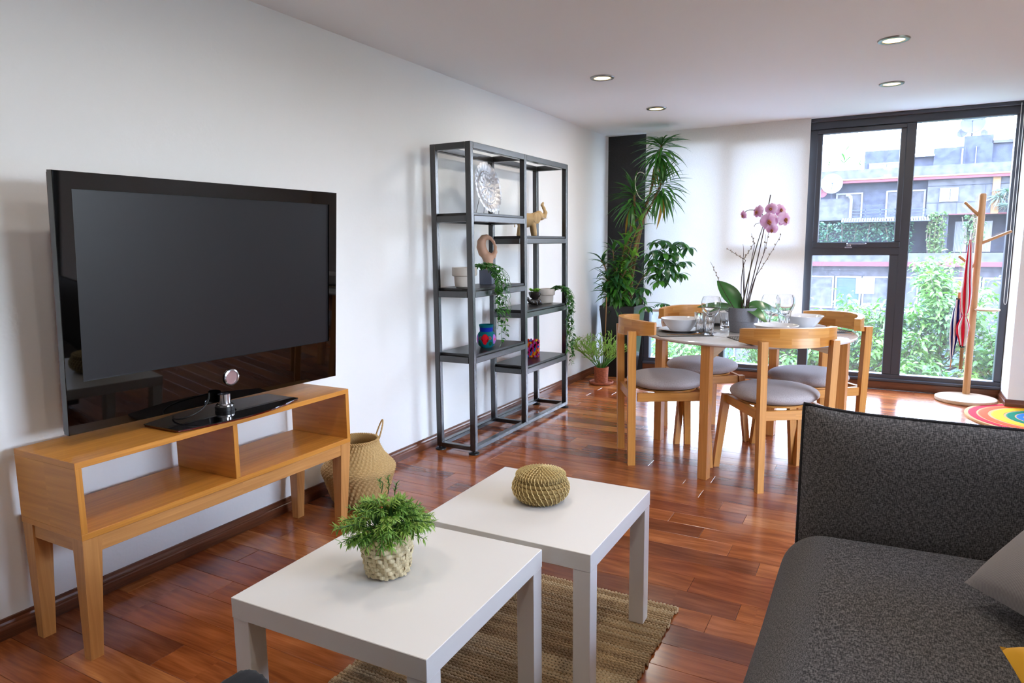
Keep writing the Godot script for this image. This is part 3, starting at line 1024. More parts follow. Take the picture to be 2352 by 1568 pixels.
func cushion(mb: MB, ctr: Vector3, size: Vector3, pw: float, puff: float, bs := Basis(), nu := 28, us := 1.0) -> void:
	# pillow: flat in its local z, rounded-rectangle outline, seam round the middle
	for s in [-1.0, 1.0]:
		var rows := []
		for i in nu + 1:
			var row := PackedVector3Array()
			var a := 2.0 * i / nu - 1.0
			for j in nu + 1:
				var b := 2.0 * j / nu - 1.0
				var A := signf(a) * pow(absf(a), 0.75)
				var B := signf(b) * pow(absf(b), 0.75)
				var h := pow(maxf(0.0, 1.0 - pow(absf(A), pw)), puff) * pow(maxf(0.0, 1.0 - pow(absf(B), pw)), puff)
				var pinch := 1.0 - 0.035 * (1.0 - A * A) * absf(B) - 0.0
				var pinch2 := 1.0 - 0.035 * (1.0 - B * B) * absf(A)
				row.append(ctr + bs * q3(A * size.x / 2 * pinch2, B * size.y / 2 * pinch, s * h * size.z / 2))
			rows.append(row)
		mb.surf(rows, false, s > 0.0, us * size.x, us * size.y)
	var inv := bs.inverse()
	for k in mb.v.size():
		var lp := inv * (mb.v[k] - ctr)
		mb.uv[k] = Vector2(lp.x, lp.y)

func rounded_slab(mb: MB, ctr: Vector3, s: Vector3, rad: float, seg := 6) -> void:
	# box with every edge rounded (superellipse-like) for upholstery
	var n := 40
	var dirs := []
	for face in 6:
		var rows := []
		for i in n + 1:
			var row := PackedVector3Array()
			for j in n + 1:
				var a := 2.0 * i / n - 1.0
				var b := 2.0 * j / n - 1.0
				var p := Vector3.ZERO
				var ax := face / 2
				p[ax] = 1.0 if face % 2 == 1 else -1.0
				p[(ax + 1) % 3] = a
				p[(ax + 2) % 3] = b
				var h := s * 0.5
				var q := p * h
				var inner := (h - Vector3.ONE * rad)
				var cl := Vector3(clampf(q.x, -inner.x, inner.x), clampf(q.y, -inner.y, inner.y), clampf(q.z, -inner.z, inner.z))
				var d := q - cl
				if d.length() > 1e-5: q = cl + d.normalized() * rad
				row.append(ctr + q)
			rows.append(row)
		var ax2 := face / 2
		var su: float = s[(ax2 + 2) % 3]
		var sv: float = s[(ax2 + 1) % 3]
		mb.surf(rows, false, face % 2 == 1, su, sv)

func make_sofa() -> void:
	var t := thing("sofa", "charcoal grey fabric sofa with a deep rounded seat", "sofa", q3(2.85, 0, -1.1))
	# seat: long upholstered block with soft edges, built as a lofted profile along z
	var mb := MB.new()
	var rows := []
	var zs := []
	var nz := 46
	for i in nz + 1:
		var f := i / float(nz)
		zs.append(-2.17 + 2.1 * f)
	var prof := []
	# profile across x: down the left flank, over the rounded front edge, across the top
	var xl := 2.268
	var top := 0.43
	for k in 7: prof.append(Vector2(xl + 0.012 * sin(PI * k / 6.0) * 0.0 + 0.004, 0.075 + 0.2 * k / 6.0))
	for k in 17:
		var a := PI - (PI / 2) * k / 16.0
		prof.append(Vector2(xl + 0.125 + 0.125 * cos(a), top - 0.135 + 0.135 * sin(a)))
	for k in 14: prof.append(Vector2(xl + 0.125 + 0.95 * (k + 1) / 14.0, top + 0.006 * sin(PI * (k + 1) / 14.0)))
	prof.append(Vector2(xl + 1.08, 0.08))
	for i in nz + 1:
		var z: float = zs[i]
		var f := i / float(nz)
		var e := clampf((f) / 0.05, 0, 1)
		var drop := 0.06 * pow(1.0 - e, 2.0)
		var row := PackedVector3Array()
		for k in prof.size():
			var p: Vector2 = prof[k]
			var y := p.y
			if p.y > 0.2: y -= drop
			var wv := 0.004 * sin(z * 7.0 + p.x * 3.0)
			row.append(q3(p.x + wv * 0.6 + drop * 0.3 * (1.0 if k < 20 else 0.0), y + wv, z))
		rows.append(row)
	mb.surf(rows, false, true, 1.55, 2.1)
	var m0 := part(mb, "seat_cushion", M.sofa, t, true)
	mb = MB.new()   # far end of the seat block
	var ps := []
	for p in rows[0]: ps.append(p)
	mb.polyflat(ps, Vector3.FORWARD)
	part(mb, "seat_end", M.sofa, t, true)
	mb = MB.new()
	mb.box(q3(2.83, 0.055, -1.12), q3(1.05, 0.05, 2.05), 0.005)
	part(mb, "base_frame", M.tv_dark, t, true)
	for p in [[2.36, -2.08], [3.26, -2.08], [2.36, -0.2], [3.26, -0.2]]:
		mb = MB.new()
		mb.lathe([Vector2(0, 0), Vector2(0.022, 0), Vector2(0.026, 0.035)], 16, q3(p[0], 0, p[1]))
		part(mb, "foot", M.rubber, t, true)
	# backrest along the right
	mb = MB.new()
	rounded_slab(mb, q3(3.47, 0.46, -1.15), q3(0.26, 0.76, 2.25), 0.08)
	part(mb, "backrest", M.sofa, t, true)
	# arm cushion at the far end: soft slab standing on edge, with a raw piped seam
	mb = MB.new()
	var bs := Basis(Vector3.RIGHT, deg_to_rad(-3.0))
	var ctr := q3(2.855, 0.536, -2.245)
	var W := 1.118
	var Hc := 0.475
	var n := 36
	for s in [-1.0, 1.0]:
		rows = []
		for i in n + 1:
			var row := PackedVector3Array()
			var a := 2.0 * i / n - 1.0
			for j in n + 1:
				var b := 2.0 * j / n - 1.0
				var A := signf(a) * pow(absf(a), 0.6)
				var B := signf(b) * pow(absf(b), 0.6)
				var h := pow(maxf(0, 1 - pow(absf(A), 5.0)), 0.5) * pow(maxf(0, 1 - pow(absf(B), 3.5)), 0.5)
				# top edge sags away from the corners
				var sag := 0.020 * (1.0 - pow(absf(A), 6.0)) * maxf(0.0, B)
				row.append(ctr + bs * q3(A * W / 2, B * Hc / 2 - sag, s * h * 0.085))
			rows.append(row)
		mb.surf(rows, false, s > 0.0, W, Hc)
	for k in mb.v.size(): mb.uv[k] = Vector2(mb.v[k].x, mb.v[k].y)
	part(mb, "arm_cushion", M.sofa, t, true)
	mb = MB.new()
	var seam := []
	for k in 25:
		var B := -1.0 + 2.0 * k / 24.0
		seam.append(ctr + bs * q3(-W / 2 - 0.001, B * Hc / 2, 0))
	for k in range(1, 41):
		var A := -1.0 + 2.0 * k / 40.0
		seam.append(ctr + bs * q3(A * W / 2, Hc / 2 - 0.020 * (1.0 - pow(absf(A), 6.0)) + 0.001, 0))
	mb.tube(seam, [0.0052], 7)
	part(mb, "piping", M.piping, t, true)
	mb = MB.new()   # frayed light edge of the seam
	var r := RandomNumberGenerator.new()
	r.seed = 12
	for k in range(0, 640):
		var f := r.randf() * (seam.size() - 1.001)
		var p: Vector3 = seam[int(f)].lerp(seam[int(f) + 1], f - int(f))
		var d := (p - ctr)
		d.z = 0
		var o := (Vector3.LEFT if f < 24.0 else Vector3.UP) + Vector3(r.randf_range(-0.5, 0.5), r.randf_range(-0.5, 0.5), r.randf_range(-0.6, 0.6))
		o = o.normalized()
		mb.tube([p + o * 0.0035, p + o * r.randf_range(0.0055, 0.0075)], [0.0008, 0.0005], 3, false)
	var fr := part(mb, "frayed_edge", M.piping_fray, t, true)
	fr.set_meta("kind", "stuff")

func make_pillows() -> void:
	var t := thing("pillow", "square grey corduroy pillow lying on the charcoal sofa seat", "pillow", q3(3.0, 0.45, -1.68))
	var mb := MB.new()
	var ea := q3(0.55, 0.02, 0.835).normalized()
	var eb := q3(0.547, 0.59, -0.59)
	eb = (eb - ea * eb.dot(ea)).normalized()
	var bs := Basis(ea, eb, ea.cross(eb))
	cushion(mb, q3(2.97, 0.635, -1.70), q3(0.46, 0.46, 0.17), 2.6, 0.55, bs)
	part(mb, "cover", M.pillow_grey, t, true)
	t = thing("pillow", "mustard yellow pillow lying on the charcoal sofa seat", "pillow", q3(2.98, 0.45, -1.3))
	mb = MB.new()
	bs = Basis(Vector3.UP, deg_to_rad(12)) * Basis(Vector3.RIGHT, deg_to_rad(-80))
	cushion(mb, q3(2.965, 0.515, -1.26), q3(0.44, 0.40, 0.15), 2.6, 0.5, bs)
	part(mb, "cover", M.pillow_yellow, t, true)

func make_armchair() -> void:
	# only the far top corner of one arm reaches into the picture
	var t := thing("armchair", "charcoal boucle armchair in front of the white coffee table", "armchair", q3(1.87, 0, -0.42))
	for e in [["arm", q3(1.57, 0.3, -0.41), q3(0.075, 0.50, 0.68), 0.03], ["seat", q3(1.87, 0.26, -0.38), q3(0.52, 0.2, 0.58), 0.06], ["arm", q3(2.17, 0.3, -0.41), q3(0.075, 0.50, 0.68), 0.03], ["backrest", q3(1.87, 0.42, -0.05), q3(0.68, 0.68, 0.1), 0.045]]:
		var mb := MB.new()
		rounded_slab(mb, e[1], e[2], e[3])
		var nz := noise(5, 90.0, 1)
		for i in mb.v.size():
			mb.v[i] += mb.n[i] * 0.0022 * nz.get_noise_3d(mb.v[i].x, mb.v[i].y, mb.v[i].z)
		part(mb, e[0], M.boucle, t, true)
	for p in [[1.57, -0.56], [2.17, -0.56], [1.57, -0.12], [2.17, -0.12]]:
		var mb := MB.new()
		mb.lathe([Vector2(0, 0), Vector2(0.014, 0), Vector2(0.02, 0.06)], 12, q3(p[0], 0, p[1]))
		part(mb, "leg", M.rubber, t, true)

# ------------------------------------------------------------------ dining end
const TC := Vector3(1.79, 0, -4.17)

func make_dining_table() -> void:
	var t := thing("dining_table", "round white glossy dining table on four flat wood legs", "dining table", TC)
	var mb := MB.new()
	mb.lathe([Vector2(0, 0.735), Vector2(0.585, 0.735), Vector2(0.597, 0.742), Vector2(0.6, 0.749), Vector2(0.5985, 0.753), Vector2(0.595, 0.755), Vector2(0, 0.755)], 96)
	part(mb, "table_top", M.table_white, t)
	for k in 4:
		var a := deg_to_rad(100.5 - 90.0 * k) if k % 2 == 0 else deg_to_rad(100.5 - 90.0 * k + 0.0)
		var bs := Basis(Vector3.UP, -a + PI / 2)   # local z points outwards
		mb = MB.new()
		var o := Vector3(cos(a), 0, sin(a))
		mb.box(o * 0.545 + q3(0, 0.3675, 0), q3(0.052, 0.735, 0.05), 0.002, bs)
		part(mb, "leg", M.table_leg, t)
		mb = MB.new()
		var poly := PackedVector2Array([Vector2(0.02, 0.734), Vector2(0.52, 0.734), Vector2(0.52, 0.655), Vector2(0.50, 0.655), Vector2(0.22, 0.715), Vector2(0.02, 0.715)])
		mb.prism(poly, 0.024, Transform3D(Basis(o, Vector3.UP, o.cross(Vector3.UP)), -o.cross(Vector3.UP) * 0.012))
		part(mb, "bracket", M.rack_base, t)

func make_chair() -> Node3D:
	# faces -z, origin on the floor between the legs
	var t := thing("dining_chair", "light wood dining chair", "chair", Vector3.ZERO, 0.0, "light wood dining chairs")
	var zr := 0.21
	var zf := -0.215
	for s in [-1, 1]:
		var mb := MB.new()
		mb.taper(q3(s * 0.172, 0, zr + 0.012), Vector2(0.0165, 0.021), q3(s * 0.186, 0.785, zr + 0.022), Vector2(0.0175, 0.0225))
		part(mb, "rear_leg", M.chair_wood, t)
		mb = MB.new()
		mb.taper(q3(s * 0.232, 0, zf), Vector2(0.0165, 0.0185), q3(s * 0.190, 0.43, zf + 0.025), Vector2(0.02, 0.022))
		part(mb, "front_leg", M.chair_wood, t)
		mb = MB.new()
		mb.box(q3(s * 0.183, 0.403, 0.005), q3(0.024, 0.05, 0.38), 0.002)
		part(mb, "side_rail", M.chair_wood, t)
	for e in [["front_rail", zf + 0.028], ["rear_rail", zr + 0.012]]:
		var mb := MB.new()
		mb.box(q3(0, 0.403, e[1]), q3(0.34, 0.05, 0.024), 0.002)
		part(mb, e[0], M.chair_wood, t)
	# round padded seat
	var mb := MB.new()
	var prof := []
	for k in 15:
		var a := -PI / 2 + PI * k / 14.0
		var cr := signf(cos(a)) * pow(absf(cos(a)), 0.5)
		prof.append(Vector2(maxf(0.0, 0.229 * cr), 0.473 + 0.043 * sin(a)))
	prof[0].x = 0.0
	prof[14].x = 0.0
	mb.lathe(prof, 56, q3(0, 0, -0.01), 1.4)
	part(mb, "seat_pad", M.felt, t)
	mb = MB.new()
	mb.lathe([Vector2(0, 0.424), Vector2(0.18, 0.424), Vector2(0.18, 0.434), Vector2(0, 0.434)], 40, q3(0, 0, -0.01))
	part(mb, "seat_plate", M.chair_wood, t)
	# bowed back rail glued up from staves: two courses of blocks
	var R := 0.285
	var half := deg_to_rad(60.0)
	var cz := zr + 0.045 - R
	var r := RandomNumberGenerator.new()
	r.seed = 3
	for course in 2:
		var cuts := [-1.0, -0.62, -0.18, 0.30, 0.72, 1.0] if course == 0 else [-1.0, -0.75, -0.36, 0.08, 0.52, 1.0]
		for k in cuts.size() - 1:
			mb = MB.new()
			var nseg := 6
			var rows_o := []
			var rows_i := []
			var rows_t := []
			var rows_b := []
			for i in nseg + 1:
				var f: float = lerpf(cuts[k], cuts[k + 1], i / float(nseg))
				var a := f * half
				var low := 0.752 + 0.018 * f * f
				var high := 0.850 - 0.012 * f * f
				var mid := 0.800
				var y0 := low if course == 0 else mid
				var y1 := mid if course == 0 else high
				var ro := R + 0.017 + (0.004 if course == 0 else 0.0)
				var ri := R - 0.017
				var d := q3(sin(a), 0, cos(a))
				var c := q3(0, 0, cz)
				rows_o.append(PackedVector3Array([c + d * ro + Vector3.UP * y0, c + d * (R + 0.017) + Vector3.UP * y1]))
				rows_i.append(PackedVector3Array([c + d * ri + Vector3.UP * y0, c + d * ri + Vector3.UP * y1]))
				rows_t.append(PackedVector3Array([c + d * (R + 0.017) + Vector3.UP * y1, c + d * ri + Vector3.UP * y1]))
				rows_b.append(PackedVector3Array([c + d * ro + Vector3.UP * y0, c + d * ri + Vector3.UP * y0]))
			var L: float = R * half * (cuts[k + 1] - cuts[k])
			mb.surf(rows_o, false, true, 0.05, L)
			mb.surf(rows_i, false, false, 0.05, L)
			mb.surf(rows_t, false, true, 0.05, L)
			mb.surf(rows_b, false, false, 0.05, L)
			# turn the grain along the rail
			for i in mb.uv.size(): mb.uv[i] = Vector2(mb.uv[i].y + k * 0.7 + course, mb.uv[i].x)
			for e in [0, nseg]:
				var dn: Vector3 = (rows_o[0][0] - rows_o[1][0]).normalized() if e == 0 else (rows_o[nseg][0] - rows_o[nseg - 1][0]).normalized()
				mb.quad(rows_o[e][0], rows_o[e][1], rows_i[e][1], rows_i[e][0], dn)
			part(mb, "back_block", M.chair_blocks[(k * 2 + course + r.randi() % 2) % 3], t)
	return t

func make_chairs() -> void:
	var c := make_chair()
	# rear-leg line centre, facing direction, what the chair stands beside
	var spots := [[1.18, -3.83, 0.87, -0.49, "light wood dining chair with grey round seat, its back to the metal shelf"], [2.135, -3.645, -0.55, -0.835, "light wood dining chair with grey round seat, its back to the charcoal sofa"], [1.336, -4.72, 0.55, 0.835, "light wood dining chair with grey round seat, its back to the blind"], [2.30, -4.565, -0.76, 0.65, "light wood dining chair with grey round seat, its back to the coat stand"]]
	for i in 4:
		var s: Array = spots[i]
		var d := Vector3(s[2], 0, s[3]).normalized()
		var at := q3(s[0], 0, s[1]) + d * 0.222
		var turn := atan2(-d.x, -d.z)
		if i == 0:
			c.position = at
			c.rotation.y = turn
			c.set_meta("label", s[4])
		else:
			copy_of(c, at, turn, s[4])

# ------------------------------------------------------------------ leaves
func leaf_mesh(len: float, wid: float, m: Material, curl := 0.15, fold := 0.12, seg := 6, point := 1.0, colored := false, base_c := Color.WHITE, tip_c := Color.WHITE) -> ArrayMesh:
	# lies along -z from the origin, upper side +y
	var mb := MB.new()
	add_leaf(mb, Transform3D(), len, wid, curl, fold, seg, point)
	return mb.mesh(m, colored)

func add_leaf(mb: MB, xf: Transform3D, len: float, wid: float, curl := 0.15, fold := 0.12, seg := 6, point := 1.0) -> void:
	var rows := []
	for i in seg + 1:
		var f := i / float(seg)
		var w := wid * 0.5 * pow(sin(PI * minf(0.999, pow(f, point) * 0.94 + 0.04)), 0.9)
		if i == seg: w = wid * 0.01
		var y := -curl * len * f * f
		var z := -len * f * (1.0 - 0.25 * curl * f)
		rows.append(PackedVector3Array([xf * Vector3(-w, y + fold * w * 2.0, z), xf * Vector3(0, y, z), xf * Vector3(w, y + fold * w * 2.0, z)]))
	mb.surf(rows, false, false, 1.0, 1.0)

func aim(at: Vector3, dir: Vector3, roll := 0.0, sc := 1.0) -> Transform3D:
	# -z along dir
	var d := dir.normalized()
	var up := Vector3.UP
	if absf(d.dot(up)) > 0.98: up = Vector3.RIGHT
	var x := d.cross(up).normalized()
	var y := x.cross(d)
	var b := Basis(x, y, -d)
	return Transform3D(b * Basis(Vector3.BACK, roll) * Basis().scaled(Vector3.ONE * sc), at)

func bez(a: Vector3, b: Vector3, c: Vector3, n: int) -> Array:
	var o := []
	for i in n + 1:
		var f := i / float(n)
		o.append(a.lerp(b, f).lerp(b.lerp(c, f), f))
	return o

# organic solids: smooth union of tapered capsules, meshed as surface nets
func blob(caps: Array, k: float, cell: float) -> MB:
	var lo := Vector3.ONE * 1e9
	var hi := -lo
	for c in caps:
		var r: float = maxf(c[2], c[3])
		for p in [c[0], c[1]]:
			lo = lo.min(p - Vector3.ONE * (r + cell * 3)); hi = hi.max(p + Vector3.ONE * (r + cell * 3))
	var nx := int((hi.x - lo.x) / cell) + 2
	var ny := int((hi.y - lo.y) / cell) + 2
	var nz := int((hi.z - lo.z) / cell) + 2
	var F := PackedFloat32Array()
	F.resize(nx * ny * nz)
	F.fill(1.0)
	var reach := k * 1.5 + cell * 2
	for c in caps:
		var a: Vector3 = c[0]
		var b: Vector3 = c[1]
		var ra: float = c[2]
		var rb: float = c[3]
		var R := maxf(ra, rb) + reach
		var l0 := (a.min(b) - Vector3.ONE * R - lo) / cell
		var l1 := (a.max(b) + Vector3.ONE * R - lo) / cell
		var ab := b - a
		var ll := maxf(ab.length_squared(), 1e-9)
		for z in range(maxi(0, int(l0.z)), mini(nz, int(l1.z) + 2)):
			for y in range(maxi(0, int(l0.y)), mini(ny, int(l1.y) + 2)):
				var ib := (z * ny + y) * nx
				for x in range(maxi(0, int(l0.x)), mini(nx, int(l1.x) + 2)):
					var p := lo + Vector3(x, y, z) * cell
					var t := clampf((p - a).dot(ab) / ll, 0.0, 1.0)
					var d := p.distance_to(a + ab * t) - lerpf(ra, rb, t)
					var g := F[ib + x]
					var h := clampf(0.5 + 0.5 * (g - d) / k, 0.0, 1.0)
					F[ib + x] = lerpf(g, d, h) - k * h * (1.0 - h)
	var idx := {}
	var P := PackedVector3Array()
	for z in nz - 1:
		for y in ny - 1:
			for x in nx - 1:
				var s := 0
				var sum := Vector3.ZERO
				var cnt := 0
				var f := []
				for q in 8:
					f.append(F[((z + (q >> 2)) * ny + y + ((q >> 1) & 1)) * nx + x + (q & 1)])
					if f[q] < 0.0: s += 1
				if s == 0 or s == 8: continue
				for e in [[0, 1], [2, 3], [4, 5], [6, 7], [0, 2], [1, 3], [4, 6], [5, 7], [0, 4], [1, 5], [2, 6], [3, 7]]:
					var fa: float = f[e[0]]
					var fb: float = f[e[1]]
					if (fa < 0.0) != (fb < 0.0):
						var t := fa / (fa - fb)
						var A := Vector3(e[0] & 1, (e[0] >> 1) & 1, e[0] >> 2)
						var B := Vector3(e[1] & 1, (e[1] >> 1) & 1, e[1] >> 2)
						sum += A.lerp(B, t); cnt += 1
				idx[(z * ny + y) * nx + x] = P.size()
				P.append(lo + (Vector3(x, y, z) + sum / cnt) * cell)
	var N := PackedVector3Array()
	N.resize(P.size())
	var quads := []
	for key in idx:
		var x: int = key % nx
		var y: int = (key / nx) % ny
		var z: int = key / (nx * ny)
		if x < 1 or y < 1 or z < 1: continue
		var f0 := F[key]
		for ax in 3:
			var st: int = [1, nx, nx * ny][ax]
			var f1 := F[key + st]
			if (f0 < 0.0) == (f1 < 0.0): continue
			var u: int = [nx, nx * ny, 1][ax]
			var w: int = [nx * ny, 1, nx][ax]
			var q := [key, key - u, key - u - w, key - w]
			var ok := true
			for e in q:
				if not idx.has(e): ok = false
			if not ok: continue
			var i0: int = idx[q[0]]
			var i1: int = idx[q[1]]
			var i2: int = idx[q[2]]
			var i3: int = idx[q[3]]
			var g := (P[i2] - P[i0]).cross(P[i3] - P[i1])
			var outd := Vector3.ZERO
			outd[ax] = 1.0 if f0 < 0.0 else -1.0
			if g.dot(outd) < 0.0: g = -g
			for i in [i0, i1, i2, i3]: N[i] += g
			quads.append([i0, i1, i2, i3])
	var mb := MB.new()
	for q in quads:
		var n0 := N[q[0]].normalized()
		var n1 := N[q[1]].normalized()
		var n2 := N[q[2]].normalized()
		var n3 := N[q[3]].normalized()
		mb.tri(P[q[0]], P[q[1]], P[q[2]], n0, n1, n2)
		mb.tri(P[q[0]], P[q[2]], P[q[3]], n0, n2, n3)
	return mb

# ------------------------------------------------------------------ things on the metal shelf
func make_shelf_things() -> void:
	# --- silver tray on a wire easel
	var t := thing("silver_plate", "round embossed silver plate with a scalloped rim standing on the top shelf", "plate", q3(0.2, 1.465, -3.875))
	var c := q3(0.205, 1.642, -3.875)
	var tilt := Basis(Vector3.BACK, deg_to_rad(9.0))
	var bs := tilt * Basis(Vector3.FORWARD, Vector3.UP, Vector3.RIGHT)  # local x -> -z, y up, z -> +x (towards the room)
	var mb := MB.new()
	var rows := []
	for i in 49:
		var f := i / 48.0
		var row := PackedVector3Array()
		for k in 192:
			var a := TAU * k / 192
			var sc := absf(sin(a * 12.0))
			var R := 0.1545 + 0.0095 * pow(sc, 0.6)
			var r := R * f
			var d := 0.0
			if f > 0.66:
				var g := (f - 0.66) / 0.34
				d = 0.012 * sin(g * PI * 0.55) + 0.006 * (pow(sc, 0.7) - 0.5) * sin(minf(1.0, g * 1.15) * PI)
			elif f > 0.60: d = 0.006 * sin((f - 0.60) / 0.06 * PI)
			else:
				var gg := f / 0.60
				d = 0.0022 * sin(a * 12.0) * sin(gg * PI) + 0.002 * sin(gg * PI * 5.0) * (0.6 + 0.4 * cos(a * 12.0)) + 0.003 * exp(-gg * gg * 60.0)
			row.append(c + bs * Vector3(cos(a) * r, sin(a) * r, d))
		rows.append(row)
	mb.surf(rows, true, true)
	part(mb, "dish", M.silver, t, true)
	mb = MB.new()
	for s in [-1, 1]:
		var o := q3(0.2, 1.4655, -3.875 + s * 0.05)
		mb.tube([o + q3(0.062, 0.03, 0), o + q3(0.06, 0.004, 0), o + q3(0.0, 0.003, 0), o + q3(-0.055, 0.004, 0), o + q3(-0.03, 0.12, -s * 0.015)], [0.0022], 6)
	mb.tube([q3(0.17, 1.585, -3.91), q3(0.17, 1.585, -3.84)], [0.0022], 6)
	part(mb, "wire_easel", M.nickel, t, true)
	# --- beige sculpture with an opening, on a slate block
	t = thing("stone_block", "small slate-blue block under the beige sculpture on the middle shelf", "block", q3(0.19, 1.017, -3.885))
	mb = MB.new()
	mb.box(q3(0, 0.049, 0), q3(0.085, 0.097, 0.085), 0.002, Basis(Vector3.UP, 0.25))
	part(mb, "block", M.slate, t)
	t = thing("sculpture", "smooth beige abstract sculpture with an oval opening on the slate block", "sculpture", q3(0.19, 1.115, -3.885))
	var caps := []
	# closed loop leaning to one side, thick at the left and low end
	var loop := []
	var e1 := q3(0.86, 0, -0.5).normalized()     # towards the right in the picture
	for k in 13:
		var a := TAU * k / 12.0
		loop.append(Vector3(0, 0.146, 0) + e1 * (0.010 + 0.046 * cos(a) - 0.010 * sin(a)) + Vector3.UP * (0.066 * sin(a)))
	for k in 12:
		var a := TAU * k / 12.0
		var ra := 0.0195 - 0.0105 * cos(a) - 0.004 * sin(a)
		var a2 := TAU * (k + 1) / 12.0
		var rb := 0.0195 - 0.0105 * cos(a2) - 0.004 * sin(a2)
		caps.append([loop[k], loop[k + 1], ra, rb])
	caps.append([Vector3(0, 0.075, 0) + e1 * 0.006, Vector3(0, 0.0, 0) + e1 * 0.014, 0.036, 0.022])
	mb = blob(caps, 0.008, 0.005)
	for i in mb.v.size():
		if mb.v[i].y < 0.001: mb.v[i].y = 0.001
	part(mb, "body", M.beige_clay, t)
	# --- off-white pots with trailing plants
	trailing_pot("off-white stepped pot with a trailing ivy on the middle shelf", q3(0.215, 1.0175, -3.567), 1.0, 11)
	trailing_pot("off-white stepped pot with a trailing ivy on the right-hand shelf", q3(0.225, 0.8295, -4.705), 0.9, 29)
	# --- painted jar
	t = thing("painted_jar", "teal clay jar painted with red and mauve flowers on a lower left shelf", "jar", q3(0.255, 0.6185, -3.752))
	mb = MB.new()
	var prof := [Vector2(0, 0), Vector2(0.035, 0), Vector2(0.052, 0.016), Vector2(0.0605, 0.04), Vector2(0.0625, 0.06), Vector2(0.058, 0.082), Vector2(0.048, 0.098), Vector2(0.042, 0.104)]
	mb.lathe(prof, 48)
	part(mb, "body", M.p_teal, t)
	mb = MB.new()
	mb.lathe([Vector2(0.042, 0.1035), Vector2(0.0425, 0.112), Vector2(0.0435, 0.132)], 40)
	part(mb, "neck", M.p_blue, t)
	mb = MB.new()
	mb.lathe([Vector2(0.0435, 0.131), Vector2(0.0475, 0.146), Vector2(0.0455, 0.149), Vector2(0.040, 0.146), Vector2(0.038, 0.11), Vector2(0.0, 0.10)], 40)
	part(mb, "rim", M.p_teal, t)
	var rat := func(y: float) -> float:
		for i in prof.size() - 1:
			if y <= prof[i + 1].y and y >= prof[i].y and prof[i + 1].y > prof[i].y: return lerpf(prof[i].x, prof[i + 1].x, (y - prof[i].y) / (prof[i + 1].y - prof[i].y))
		return 0.05
	# petals of paint: discs that hug the belly
	var dab := func(ang: float, y: float, rx: float, ry: float, m: Material, lift: float, called: String):
		var b := MB.new()
		var rr := []
		for i in 7:
			var row := PackedVector3Array()
			for k in 24:
				var a := TAU * k / 24
				var yy := clampf(y + sin(a) * ry * i / 6.0, 0.004, 0.103)
				var r: float = rat.call(yy) + lift
				var an := ang + cos(a) * rx * i / 6.0 / 0.06
				row.append(Vector3(cos(an) * r, yy, sin(an) * r))
			rr.append(row)
		b.surf(rr, true, false)
		part(b, called, m, t)
	var face := atan2(3.752, 2.23)     # angle of the side that looks at the room's middle
	for f in [[0.0, "p_red", "p_crimson"], [2.1, "p_mauve", "p_orange"], [-2.1, "p_red", "p_crimson"]]:
		var an: float = face + f[0] + 0.15
		if f[1] == "p_red":
			dab.call(an, 0.062, 0.024, 0.030, M[f[2]], 0.0006, "flower")
			dab.call(an, 0.070, 0.018, 0.020, M[f[1]], 0.001, "flower")
			dab.call(an + 0.02, 0.040, 0.013, 0.017, M[f[1]], 0.001, "flower")
			dab.call(an + 0.52, 0.066, 0.010, 0.011, M.p_red, 0.0006, "flower")
			dab.call(an - 0.52, 0.066, 0.010, 0.011, M.p_red, 0.0006, "flower")
			dab.call(an + 0.52, 0.066, 0.006, 0.007, M.p_teal, 0.001, "flower")
			dab.call(an - 0.52, 0.066, 0.006, 0.007, M.p_teal, 0.001, "flower")
			dab.call(an + 0.75, 0.032, 0.012, 0.016, M.p_green, 0.0006, "flower")
			dab.call(an - 0.6, 0.030, 0.012, 0.014, M.p_green, 0.0006, "flower")
	for f in [[-1.05, "p_mauve"], [1.3, "p_mauve"]]:
		dab.call(face + f[0], 0.056, 0.019, 0.032, M.p_mauve, 0.0008, "flower")
		dab.call(face + f[0], 0.056, 0.006, 0.009, M.p_orange, 0.0014, "flower")
	# --- elephant
	t = thing("elephant_figurine", "carved tan elephant figurine with raised trunk on the upper right shelf", "figurine", q3(0.205, 1.335, -4.47), atan2(-0.72, 0.69))
	var sc := 0.95
	caps = []
	var add := func(a: Vector3, b: Vector3, ra: float, rb: float): caps.append([a * sc, b * sc, ra * sc, rb * sc])
	# local: faces -z
	add.call(q3(0, 0.118, 0.045), q3(0, 0.128, -0.03), 0.045, 0.044)
	add.call(q3(0, 0.108, 0.06), q3(0, 0.108, 0.02), 0.040, 0.042)
	add.call(q3(0, 0.140, -0.035), q3(0, 0.158, -0.075), 0.036, 0.033)
	add.call(q3(0, 0.160, -0.078), q3(0, 0.142, -0.098), 0.030, 0.021)
	# trunk swings down, forward and up
	add.call(q3(0, 0.146, -0.098), q3(0, 0.150, -0.122), 0.019, 0.015)
	add.call(q3(0, 0.150, -0.122), q3(0, 0.178, -0.132), 0.0145, 0.0125)
	add.call(q3(0, 0.178, -0.132), q3(0, 0.212, -0.118), 0.0125, 0.0105)
	add.call(q3(0, 0.212, -0.118), q3(0, 0.236, -0.104), 0.0105, 0.009)
	add.call(q3(0, 0.236, -0.104), q3(0, 0.252, -0.112), 0.009, 0.0085)
	for s in [-1, 1]:
		add.call(q3(s * 0.026, 0.085, 0.062), q3(s * 0.029, 0.012, 0.078), 0.021, 0.0155)
		add.call(q3(s * 0.026, 0.085, -0.028), q3(s * 0.029, 0.012, -0.038), 0.019, 0.0155)
	mb = blob(caps, 0.012 * sc, 0.0048)
	for i in mb.v.size():
		if mb.v[i].y < 0.0005: mb.v[i].y = 0.0005
	part(mb, "body", M.elephant, t)
